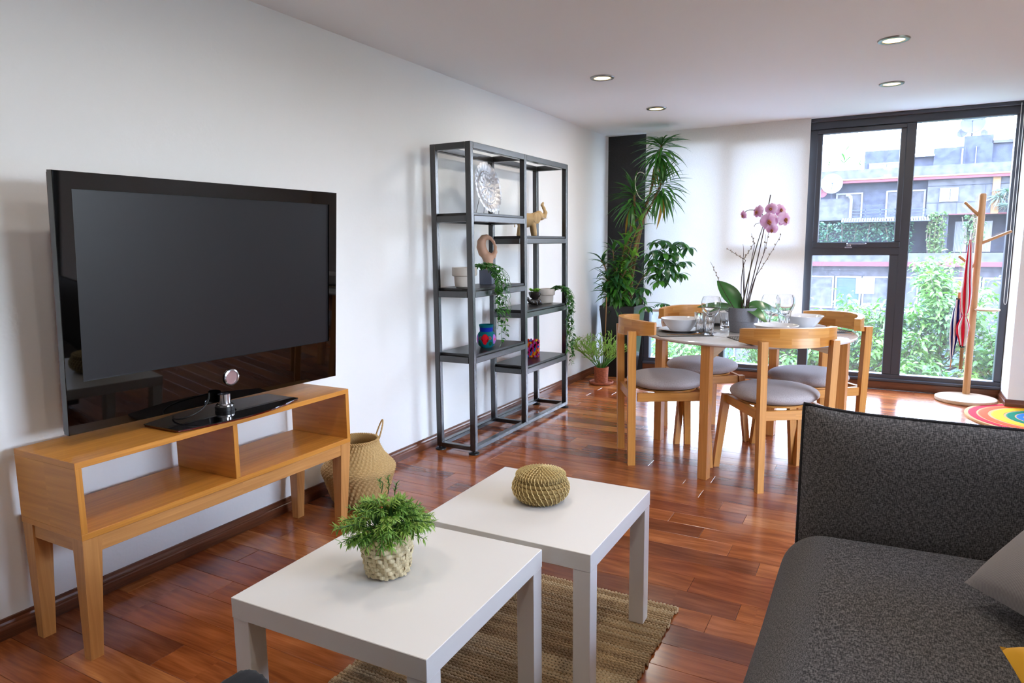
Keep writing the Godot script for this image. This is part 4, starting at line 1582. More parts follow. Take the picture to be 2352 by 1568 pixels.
	for s in [-1, 1]:
		mb = MB.new()   # ears
		rows = []
		for i in 9:
			var row := PackedVector3Array()
			for k in 20:
				var a := TAU * k / 20
				var f := i / 8.0
				var ex := 0.030 * cos(a) * f
				var ey := (0.036 if sin(a) > 0 else 0.046) * sin(a) * f
				row.append(q3(s * (0.037 + 0.006 * cos(f * PI * 0.5) + 0.010 * f * maxf(0.0, cos(a))), 0.152 + ey - 0.012, -0.052 + ex) * sc)
			rows.append(row)
		mb.surf(rows, true, s < 0)
		var rows2 := []
		for row in rows:
			var r2 := PackedVector3Array()
			for p in row: r2.append(p + q3(-s * 0.004, 0, 0))
			rows2.append(r2)
		mb.surf(rows2, true, s > 0)
		mb.surf([rows[8], rows2[8]], true, s < 0)
		part(mb, "ear", M.elephant, t)
		mb = MB.new()
		var tk := bez(q3(s * 0.017, 0.140, -0.098) * sc, q3(s * 0.028, 0.128, -0.118) * sc, q3(s * 0.024, 0.140, -0.142) * sc, 6)
		mb.tube(tk, [0.0042, 0.004, 0.0035, 0.003, 0.0024, 0.0016, 0.0006], 7)
		part(mb, "tusk", M.offwhite_pot, t)
	mb = MB.new()
	mb.tube(bez(q3(0, 0.135, 0.10) * sc, q3(0, 0.11, 0.122) * sc, q3(0.004, 0.07, 0.116) * sc, 6), [0.005, 0.0045, 0.004, 0.0035, 0.003, 0.003, 0.004], 6)
	part(mb, "tail", M.elephant, t)
	# blanket over the back
	mb = MB.new()
	rows = []
	for i in 9:
		var z := 0.062 - 0.085 * i / 8.0
		var row := PackedVector3Array()
		for k in 15:
			var a := lerpf(-1.9, 1.9, k / 14.0)
			row.append(q3(sin(a) * 0.0485, 0.122 + cos(a) * 0.0475 + 0.006 * (1.0 - absf(z - 0.02) * 8.0), z) * sc)
		rows.append(row)
	mb.surf(rows, false, false)
	part(mb, "blanket", M.elephant, t)
	# --- dark bowl on a creature-shaped foot with a succulent
	t = thing("succulent_bowl", "small dark glazed bowl with a green succulent on a turtle-shaped foot", "plant pot", q3(0.215, 0.8295, -4.535))
	var tb := blob([[q3(-0.01, 0.022, 0.02), q3(0.014, 0.022, -0.024), 0.024, 0.025], [q3(-0.02, 0.03, 0.045), q3(-0.028, 0.046, 0.062), 0.013, 0.012], [q3(-0.028, 0.05, 0.064), q3(-0.032, 0.05, 0.076), 0.012, 0.008], [q3(0.02, 0.012, 0.02), q3(0.032, 0.008, 0.03), 0.011, 0.008], [q3(0.03, 0.012, -0.022), q3(0.042, 0.008, -0.03), 0.011, 0.008], [q3(-0.028, 0.012, 0.006), q3(-0.042, 0.008, 0.012), 0.011, 0.008], [q3(-0.014, 0.012, -0.035), q3(-0.024, 0.008, -0.048), 0.011, 0.008]], 0.01, 0.005)
	for i in tb.v.size():
		if tb.v[i].y < 0.0004: tb.v[i].y = 0.0004
	part(tb, "turtle_foot", M.stone_bowl, t)
	mb = MB.new()
	mb.lathe([Vector2(0, 0.044), Vector2(0.022, 0.046), Vector2(0.038, 0.06), Vector2(0.046, 0.082), Vector2(0.047, 0.094), Vector2(0.044, 0.096), Vector2(0.042, 0.09), Vector2(0, 0.088)], 36)
	part(mb, "bowl", M.stone_bowl, t)
	var r := RandomNumberGenerator.new()
	r.seed = 41
	var sl := leaf_mesh(0.024, 0.013, M.leaf_light, -0.15, 0.25, 5)
	for k in 9:
		var a := TAU * k / 9.0 + r.randf()
		var rad := 0.0 if k == 0 else r.randf_range(0.016, 0.036)
		var at := q3(cos(a) * rad, 0.09 + r.randf() * 0.018, sin(a) * rad)
		for j in 8:
			var b := TAU * j / 8.0 + r.randf() * 0.3
			inst(sl, "leaf", t, aim(at, Vector3(cos(b), r.randf_range(0.25, 1.0), sin(b)), 0.0, r.randf_range(0.7, 1.1)))
	# --- woven palm basket in bright strips
	t = thing("woven_basket", "small basket woven from bright pink, yellow and blue strips on the lowest right shelf", "basket", q3(0.2, 0.4385, -4.52), 0.35)
	mb = MB.new()
	mb.box(q3(0, 0.058, 0), q3(0.092, 0.114, 0.092), 0.008)
	part(mb, "lining", M.p_black, t)
	var cols := ["p_pink", "p_yellow", "p_pink", "p_sky", "p_red", "p_black", "p_orange", "p_mauve"]
	var nv := 7
	for side in 4:
		var b2 := Basis(Vector3.UP, PI / 2 * side)
		for i in nv:
			for j in 8:
				mb = MB.new()
				var x := -0.041 + 0.0137 * i
				var y := 0.010 + 0.0147 * j
				# diamond-laid strips: each visible tile tilts over its neighbour
				var up := (i + j) % 2 == 0
				mb.box(Vector3.ZERO, q3(0.0158, 0.0158, 0.0022), 0.0006)
				var bt := b2 * Basis(Vector3.BACK, PI / 4) * Basis(Vector3.RIGHT, 0.12 if up else -0.12)
				var xf := Transform3D(bt, b2 * q3(x + (0.0 if j % 2 == 0 else 0.0068), y, 0.0485))
				for q in mb.v.size():
					mb.v[q] = xf * mb.v[q]; mb.n[q] = bt * mb.n[q]
				part(mb, "strip", M[cols[(i * 3 + j * 5 + side) % 8]], t)
	for k in 10:
		mb = MB.new()
		var a := TAU * k / 10.0
		mb.box(q3(cos(a) * 0.034, 0.122, sin(a) * 0.034), q3(0.026, 0.012, 0.014), 0.003, Basis(Vector3.UP, -a) * Basis(Vector3.BACK, 0.5))
		part(mb, "rim_strip", M[cols[k % 8]], t)

func trailing_pot(label: String, at: Vector3, s: float, sd: int) -> void:
	var t := thing("trailing_plant", label, "potted plant", at, 0.0)
	var mb := MB.new()
	mb.lathe([Vector2(0, 0), Vector2(0.052, 0), Vector2(0.060, 0.006), Vector2(0.0635, 0.03), Vector2(0.0645, 0.066), Vector2(0.0765, 0.072), Vector2(0.0785, 0.076), Vector2(0.0785, 0.122), Vector2(0.0755, 0.123), Vector2(0.073, 0.118), Vector2(0.0, 0.112)].map(func(q): return q * s), 48)
	part(mb, "pot", M.offwhite_pot, t)
	var r := RandomNumberGenerator.new()
	r.seed = sd
	var meshes := []
	for m in [M.leaf_dark, M.leaf_blue, M.leaf_mid]:
		meshes.append(leaf_mesh(0.034, 0.016, m, 0.25, 0.2, 5))
	var right := sd == 29
	var n := 0
	# creeper stems: over the rim, then straight down in front of the shelf
	var stems := 11
	for k in stems:
		var f := k / float(stems - 1)
		var zo: float
		var hang: float
		var front := 0.17 + r.randf_range(-0.012, 0.02)
		if right:
			zo = -0.03 - 0.115 * f
			hang = [0.12, 0.30, 0.44, 0.53, 0.47, 0.28, 0.38, 0.16, 0.22, 0.1, 0.05][k]
		else:
			zo = -0.075 - 0.185 * f
			hang = [0.10, 0.22, 0.12, 0.32, 0.22, 0.42, 0.36, 0.18, 0.12, 0.26, 0.06][k]
		var p0 := q3(0.02, 0.115 * s, zo * 0.4)
		var p1 := q3(front * 0.75, 0.175 * s + r.randf_range(-0.02, 0.03), zo * 0.8)
		var p2 := q3(front, 0.05, zo)
		var pts := bez(p0, p1, p2, 7)
		var m := 5 + int(hang / 0.04)
		for i in m:
			pts.append(p2 + q3(r.randf_range(-0.006, 0.008), -hang * (i + 1) / m, r.randf_range(-0.012, 0.012)))
		mb = MB.new()
		mb.tube(pts, [0.0013], 5)
		part(mb, "stem", M.leaf_mid, t)
		for i in range(2, pts.size()):
			var cnt := 3 if i < 9 else 2
			for j in cnt:
				if n >= 290: break
				n += 1
				var a := r.randf() * TAU
				var q: Vector3 = pts[i].lerp(pts[i - 1], r.randf())
				var d := q3(cos(a) * 0.8 + 0.35, r.randf_range(-0.75, 0.25), sin(a) * 0.8)
				inst(meshes[r.randi() % 3], "leaf", t, aim(q, d, r.randf_range(-0.5, 0.5), r.randf_range(0.75, 1.2)))

# ------------------------------------------------------------------ baskets and plants on the floor and coffee tables
func make_baskets() -> void:
	# --- belly basket by the wall
	var t := thing("belly_basket", "round-bellied seagrass basket with rope handles on the floor by the tv stand", "basket", q3(0.222, 0, -2.53))
	var ctrl := [Vector2(0.105, 0.0), Vector2(0.130, 0.012), Vector2(0.150, 0.06), Vector2(0.166, 0.115), Vector2(0.178, 0.150), Vector2(0.183, 0.168), Vector2(0.178, 0.186), Vector2(0.155, 0.212), Vector2(0.128, 0.245), Vector2(0.108, 0.285), Vector2(0.102, 0.315)]
	var prof := []
	var N := 78
	for i in N + 1:
		var f := i / float(N) * (ctrl.size() - 1)
		var k := mini(int(f), ctrl.size() - 2)
		var u := f - k
		var a: Vector2 = ctrl[maxi(k - 1, 0)]
		var b: Vector2 = ctrl[k]
		var c: Vector2 = ctrl[k + 1]
		var d: Vector2 = ctrl[mini(k + 2, ctrl.size() - 1)]
		prof.append(b.cubic_interpolate(c, a, d, u))
	var mb := MB.new()
	var rows := []
	var seg := 168
	for i in N + 1:
		var row := PackedVector3Array()
		for k in seg:
			var an := TAU * k / seg
			# over-and-under weave: rows of short raised strands that step sideways
			var w := 0.0016 * sin(i * PI / 1.5) + 0.0034 * sin(an * 42.0 + (i / 3) * PI * 0.66)
			var p: Vector2 = prof[i]
			row.append(q3(cos(an) * (p.x + w), p.y, sin(an) * (p.x + w)))
		rows.append(row)
	mb.surf(rows, true, true, 1.2, 0.5)
	part(mb, "body", M.seagrass, t)
	mb = MB.new()
	rows = []
	for i in 20:
		var p: Vector2 = prof[N - i * 3]
		var row := PackedVector3Array()
		for k in 64:
			var an := TAU * k / 64
			row.append(q3(cos(an) * (p.x - 0.006), p.y - 0.001, sin(an) * (p.x - 0.006)))
		rows.append(row)
	mb.surf(rows, true, true, 1.2, 0.5)
	part(mb, "inside", M.seagrass, t)
	mb = MB.new()
	mb.lathe([Vector2(0, 0.004), Vector2(0.12, 0.004)], 40)
	part(mb, "bottom", M.seagrass, t)
	# plaited rim
	mb = MB.new()
	for s in 2:
		var pts := []
		for k in 193:
			var an := TAU * k / 192.0
			var ph := an * 30.0 + s * PI
			pts.append(q3(cos(an) * (0.101 + 0.0035 * cos(ph)), 0.316 + 0.0035 * sin(ph), sin(an) * (0.101 + 0.0035 * cos(ph))))
		mb.tube(pts, [0.0036], 6, false)
	part(mb, "rim", M.seagrass, t)
	for h in [[-1, 0.03, 0.085], [1, -0.05, 0.035]]:
		mb = MB.new()
		var dir := q3(0.62, 0, -0.78) * float(-h[0])
		var side := q3(0.78, 0, 0.62)
		for s in 2:
			var pts := []
			for k in 61:
				var f := k / 60.0
				var a := PI * f
				var ph := f * 44.0 + s * PI
				var base: Vector3 = dir * (0.10 + h[1] * sin(a)) + side * (0.036 * cos(a)) + Vector3.UP * (0.315 + h[2] * sin(a) * (1.0 if h[0] < 0 else -0.6))
				pts.append(base + q3(0.0028 * cos(ph), 0.0028 * sin(ph), 0.0028 * cos(ph)))
			mb.tube(pts, [0.0033], 6)
		part(mb, "handle", M.seagrass, t)
	# --- lidded coiled basket
	t = thing("lidded_basket", "small round coiled seagrass basket with a lid on the coffee table", "basket", q3(1.566, 0.462, -1.872))
	var pf := [[0.058, 0.009], [0.072, 0.019], [0.081, 0.0305], [0.0845, 0.0425], [0.0835, 0.0545], [0.078, 0.066], [0.070, 0.0765]]
	var st := MB.new()
	var r := RandomNumberGenerator.new()
	r.seed = 8
	var ring := func(mbb: MB, R: float, y: float, rr: float, sq: float):
		var rws := []
		for k in 64:
			var an := TAU * k / 64
			var row := PackedVector3Array()
			for j in 10:
				var b := TAU * j / 10
				row.append(q3(cos(an) * (R + cos(b) * rr * sq), y + sin(b) * rr, sin(an) * (R + cos(b) * rr * sq)))
			rws.append(row)
		rws.append(rws[0])
		mbb.surf(rws, true, false, 1.0, 6.0)
	for e in pf:
		mb = MB.new()
		ring.call(mb, e[0], e[1], 0.0071, 0.9)
		part(mb, "coil", M.coil, t)
	mb = MB.new()
	mb.lathe([Vector2(0, 0.003), Vector2(0.058, 0.003), Vector2(0.058, 0.012), Vector2(0, 0.012)], 32)
	part(mb, "bottom", M.coil, t)
	for i in pf.size():
		var e: Array = pf[i]
		var cnt := 34
		for k in cnt:
			var a0 := TAU * (k + i * 0.36) / cnt
			var pts := []
			for j in 6:
				var f := j / 5.0
				var b := lerpf(-1.25, 1.25, f)
				var a := a0 + 0.035 * f * 2.0
				var R: float = e[0] + cos(b) * 0.0083
				pts.append(q3(cos(a) * R, e[1] + sin(b) * 0.0083, sin(a) * R))
			st.tube(pts, [0.0013], 5, false)
	# lid: coils lying flat
	for i in 7:
		var R := 0.0725 - 0.0108 * i
		mb = MB.new()
		ring.call(mb, R, 0.0895 + 0.0026 * i - (0.0025 if i == 0 else 0.0), 0.0066, 1.0)
		var o := part(mb, "lid_coil", M.coil, t)
		var cnt := int(44 * R / 0.0725) + 3
		for k in cnt:
			var a0 := TAU * (k + i * 0.4) / cnt
			var pts := []
			for j in 6:
				var f := j / 5.0
				var b := lerpf(-0.7, 2.3, f)
				var a := a0 + 0.05 * f
				var RR := R + cos(b) * 0.0077
				pts.append(q3(cos(a) * RR, 0.0895 + 0.0026 * i - (0.0025 if i == 0 else 0.0) + sin(b) * 0.0077, sin(a) * RR))
			st.tube(pts, [0.0012], 5, false)
	var so := part(st, "stitches", M.stitch, t)
	so.set_meta("kind", "stuff")
	# --- woven pot with a bushy plant
	t = thing("herb_pot", "bushy green plant in a pale woven splint pot on the coffee table", "potted plant", q3(1.438, 0.462, -1.262))
	mb = MB.new()
	mb.lathe([Vector2(0, 0.002), Vector2(0.046, 0.002), Vector2(0.054, 0.02), Vector2(0.0575, 0.05), Vector2(0.0575, 0.095), Vector2(0.05, 0.097), Vector2(0, 0.09)], 40)
	part(mb, "liner", M.split, t)
	var stakes := 13
	for row in 9:
		mb = MB.new()
		var y0 := 0.005 + 0.0112 * row
		var rws := []
		var sg := stakes * 8
		for k in sg + 1:
			var an := TAU * k / sg
			var ph := an * stakes * 0.5 + (PI / 2 if row % 2 == 0 else 0.0) + row * 0.7
			var f := (y0 + 0.005) / 0.1
			var R0 := lerpf(0.0515, 0.0615, minf(1.0, f * 1.7)) - 0.002 * maxf(0.0, f - 0.75) * 4.0
			var w := 0.0042 * cos(ph * 2.0) 
			var yy := y0 + 0.0016 * sin(ph * 2.0 + 0.6)
			var R1 := R0 + w * 0.8
			rws.append(PackedVector3Array([q3(cos(an) * (R1 - 0.0008), yy, sin(an) * (R1 - 0.0008)), q3(cos(an) * (R1 + 0.0018), yy + 0.003, sin(an) * (R1 + 0.0018)), q3(cos(an) * (R1 + 0.0014), yy + 0.0075, sin(an) * (R1 + 0.0014)), q3(cos(an) * (R1 - 0.001), yy + 0.0105, sin(an) * (R1 - 0.001))]))
		mb.surf(rws, false, false, 0.1, 1.0)
		part(mb, "woven_strip", M.split, t)
	for k in stakes:
		mb = MB.new()
		var an := TAU * k / stakes
		var rr := []
		for i in 12:
			var y := 0.004 + 0.1 * i / 11.0
			var f := y / 0.1
			var R0 := lerpf(0.0518, 0.0622, minf(1.0, f * 1.7)) - 0.002 * maxf(0.0, f - 0.75) * 4.0
			var R1 := R0 + 0.0028 * cos(i * PI * 0.9 + k * PI)
			var d := q3(cos(an), 0, sin(an))
			var sd := q3(-sin(an), 0, cos(an))
			rr.append(PackedVector3Array([d * R1 - sd * 0.0045 + Vector3.UP * y, d * (R1 + 0.0012) + Vector3.UP * y, d * R1 + sd * 0.0045 + Vector3.UP * y]))
		mb.surf(rr, false, true, 0.1, 1.0)
		part(mb, "stake", M.split, t)
	# foliage: sprigs of narrow leaves
	var lf := MB.new()
	r.seed = 21
	var sp := MB.new()
	for k in 150:
		var a := r.randf() * TAU
		var el := acos(lerpf(-0.30, 1.0, r.randf()))
		var rad := 0.088 + 0.022 * r.randf()
		if r.randf() < 0.05: rad += 0.02
		var d := q3(sin(el) * cos(a), cos(el) * 0.72, sin(el) * sin(a))
		var base := q3(d.x * 0.03, 0.097, d.z * 0.03)
		var tip := q3(0, 0.122, 0) + d * rad * q3(1.03, 0.86, 1.03)
		if tip.y < 0.075: tip.y = 0.075 + r.randf() * 0.02
		var path := bez(base, q3(tip.x * 0.45, tip.y + 0.012, tip.z * 0.45), tip, 6)
		sp.tube(path, [0.0011], 4, false)
		var td: Vector3 = (tip - path[4]).normalized()
		var g := r.randf()
		lf.c = Color(0.10, 0.25, 0.03).lerp(Color(0.34, 0.50, 0.09), g)
		for w in 4:
			var q: Vector3 = path[6].lerp(path[3], w / 3.2)
			for j in 5:
				var b := TAU * j / 5.0 + w * 0.6 + r.randf() * 0.4
				var x := td.cross(Vector3.UP if absf(td.y) < 0.9 else Vector3.RIGHT).normalized()
				var y := td.cross(x)
				var dd := td * (0.75 - 0.2 * w * 0.5) + (x * cos(b) + y * sin(b)) * 0.8
				add_leaf(lf, aim(q, dd, 0.0, 1.0), r.randf_range(0.014, 0.024), 0.0042, r.randf_range(0.0, 0.5), 0.2, 3)
	for k in 3:
		var x := -0.02 + 0.02 * k
		var path := [q3(x, 0.2, -0.01), q3(x + 0.004, 0.225, -0.012), q3(x + 0.008 * (k - 1), 0.245 - 0.012 * absf(k - 1), -0.012)]
		sp.tube(path, [0.0012], 4, false)
		lf.c = Color(0.12, 0.26, 0.04)
		for j in 14:
			var b := j * 2.4
			add_leaf(lf, aim(path[2].lerp(path[0], j / 16.0), q3(cos(b), 0.9, sin(b)), 0.0, 1.0), 0.013, 0.0036, 0.1, 0.2, 3)
	var lo := part(lf, "foliage", M.herb, t, false, true)
	lo.set_meta("kind", "stuff")
	var so2 := part(sp, "sprigs", M.leaf_dark, t)
	so2.set_meta("kind", "stuff")

# ------------------------------------------------------------------ tall corner plants
func make_corner_plants() -> void:
	var base := q3(0.295, 0, -6.27)
	var t := thing("black_planter", "tall tapered glossy black planter in the corner", "planter", base)
	var mb := MB.new()
	var hb := 0.115
	var ht := 0.172
	var hgt := 0.693
	mb.taper(q3(0, 0.02, 0), Vector2(hb, hb), q3(0, hgt - 0.03, 0), Vector2(ht, ht))
	for s in [[0, 1], [0, -1], [1, 0], [-1, 0]]:
		mb.box(q3(s[0] * (ht - 0.012), hgt - 0.018, s[1] * (ht - 0.012)), q3(0.024 if s[0] != 0 else 2 * ht, 0.036, 0.024 if s[1] != 0 else 2 * ht - 0.048), 0.003)
	mb.box(q3(0, 0.01, 0), q3(hb * 2 - 0.01, 0.02, hb * 2 - 0.01), 0.002)
	part(mb, "body", M.planter, t)
	mb = MB.new()
	mb.box(q3(0, hgt - 0.04, 0), q3(ht * 2 - 0.05, 0.03, ht * 2 - 0.05))
	part(mb, "soil", M.soil, t)
	var y0 := hgt - 0.026
	# --- dracaena with several leaf heads
	t = thing("dracaena", "tall dracaena with spiky leaf heads growing from the black planter", "potted plant", base + q3(0, y0, 0))
	var r := RandomNumberGenerator.new()
	r.seed = 17
	var blades := [leaf_mesh(0.30, 0.027, M.leaf_dark, 0.32, 0.22, 8), leaf_mesh(0.30, 0.029, M.leaf_mid, 0.22, 0.22, 8), leaf_mesh(0.30, 0.026, M.leaf_dark, 0.55, 0.2, 8), leaf_mesh(0.28, 0.026, M.leaf_yellow, 0.6, 0.2, 7)]
	# canes: (from, bend, to)
	var canes := [[q3(0.0, 0, 0.02), q3(0.10, 0.55, 0.02), q3(0.24, 1.0, 0.03)], [q3(0.24, 1.0, 0.03), q3(0.34, 1.3, 0.05), q3(0.37, 1.50, 0.06)], [q3(0.19, 0.82, 0.03), q3(0.30, 0.98, 0.05), q3(0.385, 1.16, 0.08)], [q3(-0.06, 0, 0.03), q3(0.0, 0.42, 0.05), q3(0.11, 0.80, 0.06)], [q3(0.11, 0.80, 0.06), q3(0.135, 0.92, 0.07), q3(0.125, 1.07, 0.07)], [q3(0.05, 0, -0.04), q3(0.1, 0.5, -0.02), q3(0.20, 0.86, 0.0)], [q3(0.11, 0.80, 0.06), q3(0.16, 0.83, 0.06), q3(0.21, 0.88, 0.06)]]
	for c in canes:
		mb = MB.new()
		var rr := 0.0135 if c[0].y < 0.1 else 0.0105
		mb.tube(bez(c[0], c[1], c[2], 10), [rr], 9)
		part(mb, "cane", M.bark, t)
	var n := 0
	# heads: tip, count, spread of angle, size
	for h in [[q3(0.375, 1.50, 0.06), 96, 1.0, 0.0], [q3(0.40, 1.17, 0.08), 80, 0.95, 0.0], [q3(0.125, 1.08, 0.07), 60, 0.85, 0.25]]:
		var tip: Vector3 = h[0]
		for k in h[1]:
			var f: float = k / float(h[1])
			var a: float = k * 2.39996
			# older leaves lower on the stem and drooping, young ones upright
			var el := lerpf(1.35, -0.95, pow(f, 0.85)) + r.randf_range(-0.15, 0.15)
			var d := q3(cos(a) * cos(el), sin(el), sin(a) * cos(el))
			d.x -= h[3] * 0.1
			var at := tip + q3(-0.02 * f, -0.17 * f + 0.03, 0)
			var m: ArrayMesh = blades[0 if f < 0.35 else (r.randi() % 3)]
			if f > 0.86 and r.randf() < 0.35: m = blades[3]
			var sc := r.randf_range(0.78, 1.05) * (0.8 if f < 0.2 else 1.0)
			d = d.normalized()
			var room := 2.315 - (y0 + at.y)
			if d.y * 0.32 * sc > room:
				var yy := clampf(room / (0.32 * sc) * 0.7, -1.0, 0.9)
				var fl := Vector2(d.x, d.z).normalized() * sqrt(1.0 - yy * yy)
				d = q3(fl.x, yy, fl.y)
			var q := at + d * 0.3 * sc
			if base.z + q.z < -6.56: d.z = absf(d.z) * 0.6
			if base.x + q.x < 0.03: d.x = absf(d.x)
			inst(m, "leaf", t, aim(at, d, r.randf_range(-0.25, 0.25), sc))
			n += 1
	# the furled young shoot of the small head
	for k in 4:
		inst(blades[1], "leaf", t, aim(q3(0.105, 1.09, 0.07), q3(-0.28 + 0.05 * k, 1.0, 0.04 * k), r.randf(), 0.45 + 0.1 * k))
	# white wire loop and tie
	mb = MB.new()
	var lp := []
	for k in 31:
		var a := TAU * 0.86 * k / 30.0 + 0.9
		lp.append(q3(0.215 + 0.065 * cos(a) - 0.02 * sin(a), 1.13 + 0.125 * sin(a), 0.12))
	mb.tube(lp, [0.0035], 6)
	part(mb, "wire_loop", M.cable_white, t)
	mb = MB.new()
	mb.tube([q3(0.245, 0.955, 0.055), q3(0.285, 0.962, 0.06), q3(0.30, 0.955, 0.03)], [0.010], 7)
	mb.tube([q3(0.25, 0.95, 0.06), q3(0.235, 0.86, 0.065), q3(0.24, 0.78, 0.06)], [0.004], 6)
	part(mb, "tie", M.cable_white, t)
	# --- leafy dracaena filling the lower half: shoots of lance-shaped leaves
	t = thing("leafy_dracaena", "dense green lance-leaved plant growing low in the black planter", "potted plant", base + q3(-0.04, y0, 0.06))
	var lance := [leaf_mesh(0.18, 0.034, M.leaf_dark, 0.4, 0.2, 6), leaf_mesh(0.18, 0.036, M.leaf_blue, 0.5, 0.2, 6), leaf_mesh(0.18, 0.036, M.leaf_mid, 0.3, 0.2, 6), leaf_mesh(0.18, 0.038, M.leaf_light, 0.3, 0.2, 6)]
	n = 0
	var shoots := [[q3(0.26, 0.82, 0.05), 3], [q3(0.12, 0.62, 0.09), 2], [q3(0.0, 0.56, 0.12), 1], [q3(-0.10, 0.46, 0.16), 1], [q3(0.05, 0.40, 0.14), 1], [q3(-0.06, 0.30, 0.14), 0], [q3(0.13, 0.36, 0.12), 2], [q3(0.02, 0.18, 0.12), 0], [q3(0.20, 0.5, 0.09), 3], [q3(-0.10, 0.18, 0.10), 0], [q3(0.15, 0.2, 0.12), 2]]
	for e in shoots:
		var tip: Vector3 = e[0]
		mb = MB.new()
		var path := bez(q3(tip.x * 0.15, 0, 0.02), q3(tip.x * 0.3, tip.y * 0.7, tip.z * 0.5), tip, 9)
		mb.tube(path, [0.006], 7)
		part(mb, "stem", M.bark, t)
		for k in 25:
			if n > 285: break
			n += 1
			var f := k / 24.0
			var fi := lerpf(9.0, 3.0, f)
			var q: Vector3 = path[int(fi)].lerp(path[mini(int(fi) + 1, 9)], fi - int(fi))
			var a := k * 2.39996
			var el := lerpf(1.2, -0.7, f) + r.randf_range(-0.2, 0.2)
			var d := q3(cos(a) * cos(el), sin(el), sin(a) * cos(el) * 0.9 + 0.1)
			if base.x - 0.04 + q.x + d.x * 0.13 < 0.03: d.x = absf(d.x) * 0.4
			var mi: int = e[1]
			if r.randf() < 0.3: mi = r.randi() % 3
			inst(lance[mi], "leaf", t, aim(q, d, r.randf_range(-0.3, 0.3), r.randf_range(0.75, 1.1)))
	# --- umbrella plant: leaves in whorls on long stalks
	t = thing("umbrella_plant", "umbrella plant with whorls of oval leaves leaning towards the blind", "potted plant", base + q3(0.06, y0, 0.0))
	var oval := [leaf_mesh(0.125, 0.050, M.leaf_dark, 0.35, 0.1, 6, 1.35), leaf_mesh(0.125, 0.052, M.leaf_mid, 0.45, 0.1, 6, 1.35), leaf_mesh(0.125, 0.050, M.leaf_blue, 0.55, 0.1, 6, 1.35)]
	n = 0
	var stalks := [[q3(0.34, 0.64, 0.05), 1.0], [q3(0.42, 0.60, 0.02), 1.0], [q3(0.50, 0.62, 0.03), 0.9], [q3(0.30, 0.55, 0.08), 1.0], [q3(0.38, 0.46, 0.06), 1.1], [q3(0.46, 0.42, 0.04), 1.0], [q3(0.53, 0.44, 0.03), 0.8], [q3(0.28, 0.40, 0.10), 1.0], [q3(0.33, 0.34, 0.07), 1.1], [q3(0.42, 0.33, 0.06), 1.1], [q3(0.24, 0.30, 0.06), 0.8], [q3(0.56, 0.57, 0.0), 0.8], [q3(0.50, 0.34, 0.05), 0.8], [q3(0.14, 0.12, 0.12), 0.9], [q3(0.02, 0.08, 0.13), 0.8], [q3(0.22, 0.03, 0.14), 0.8], [q3(0.36, 0.06, 0.10), 0.75], [q3(0.20, 0.52, 0.09), 0.8], [q3(0.36, 0.52, 0.10), 1.0], [q3(0.46, 0.53, 0.05), 0.95], [q3(0.27, 0.47, 0.12), 1.0], [q3(0.40, 0.40, 0.12), 1.0], [q3(0.33, 0.27, 0.11), 0.9], [q3(0.20, 0.20, 0.12), 0.8], [q3(0.26, 0.62, 0.03), 0.8], [q3(0.08, 0.2, 0.13), 0.9]]
	mb = MB.new()
	mb.tube(bez(q3(0.0, 0, 0), q3(0.08, 0.3, 0.02), q3(0.36, 0.5, 0.03), 12), [0.010, 0.009, 0.008, 0.007, 0.006], 8)
	part(mb, "stem", M.bark, t)
	for e in stalks:
		var hub: Vector3 = e[0]
		var from := q3(0.1, 0.28, 0.02).lerp(hub, 0.25)
		if hub.y < 0.2: from = q3(0.04, 0.02, 0.05)
		mb = MB.new()
		mb.tube(bez(from, from.lerp(hub, 0.6) + Vector3.UP * 0.04, hub, 6), [0.0022], 5)
		part(mb, "stalk", M.leaf_mid, t)
		var cnt := 8
		var ph := r.randf() * TAU
		for k in cnt:
			var a := ph + TAU * k / cnt
			var d := q3(cos(a), r.randf_range(-0.5, 0.12), sin(a) * 0.8)
			if base.z + hub.z + d.z * 0.11 < -6.555: d.z = absf(d.z) * 0.4
			inst(oval[r.randi() % 3], "leaf", t, aim(hub + d * 0.012, d, r.randf_range(-0.2, 0.2), e[1] * r.randf_range(0.8, 1.1)))
	# --- pencil cactus in terracotta
	t = thing("pencil_cactus", "pencil cactus with thin branching green stems in a terracotta pot on the floor", "potted plant", q3(0.262, 0, -5.80))
	mb = MB.new()
	mb.lathe([Vector2(0, 0), Vector2(0.098, 0), Vector2(0.110, 0.006), Vector2(0.113, 0.02), Vector2(0.110, 0.026), Vector2(0.104, 0.024), Vector2(0.10, 0.012), Vector2(0, 0.010)], 48)
	part(mb, "saucer", M.terracotta, t)
	mb = MB.new()
	mb.lathe([Vector2(0, 0.0105), Vector2(0.056, 0.0105), Vector2(0.060, 0.014), Vector2(0.067, 0.15), Vector2(0.069, 0.155), Vector2(0.067, 0.158), Vector2(0.061, 0.156), Vector2(0.06, 0.135), Vector2(0, 0.135)], 44)
	part(mb, "pot", M.terracotta, t)
	mb = MB.new()
	mb.lathe([Vector2(0, 0.140), Vector2(0.0605, 0.138)], 30)
	part(mb, "soil", M.soil, t)
	mb = MB.new()
	mb.tube([q3(0.02, 0.12, 0.015), q3(0.045, 0.5, 0.018), q3(0.052, 0.80, 0.02)], [0.0045], 7)
	part(mb, "cane_stake", M.cane, t)
	var old := MB.new()
	var young := MB.new()
	for k in 24:
		var a := TAU * k / 24.0 + r.randf_range(-0.2, 0.2)
		var lean := r.randf_range(0.25, 1.0)
		var d := q3(cos(a) * lean, r.randf_range(0.6, 1.0), sin(a) * lean).normalized()
		var p := q3(cos(a) * 0.02, 0.138, sin(a) * 0.02)
		twigs(young, old, p, d, r.randf_range(0.10, 0.19), 0, r)
	part(old, "lower_branches", M.leaf_mid, t)
	part(young, "upper_branches", M.pencil_green, t)
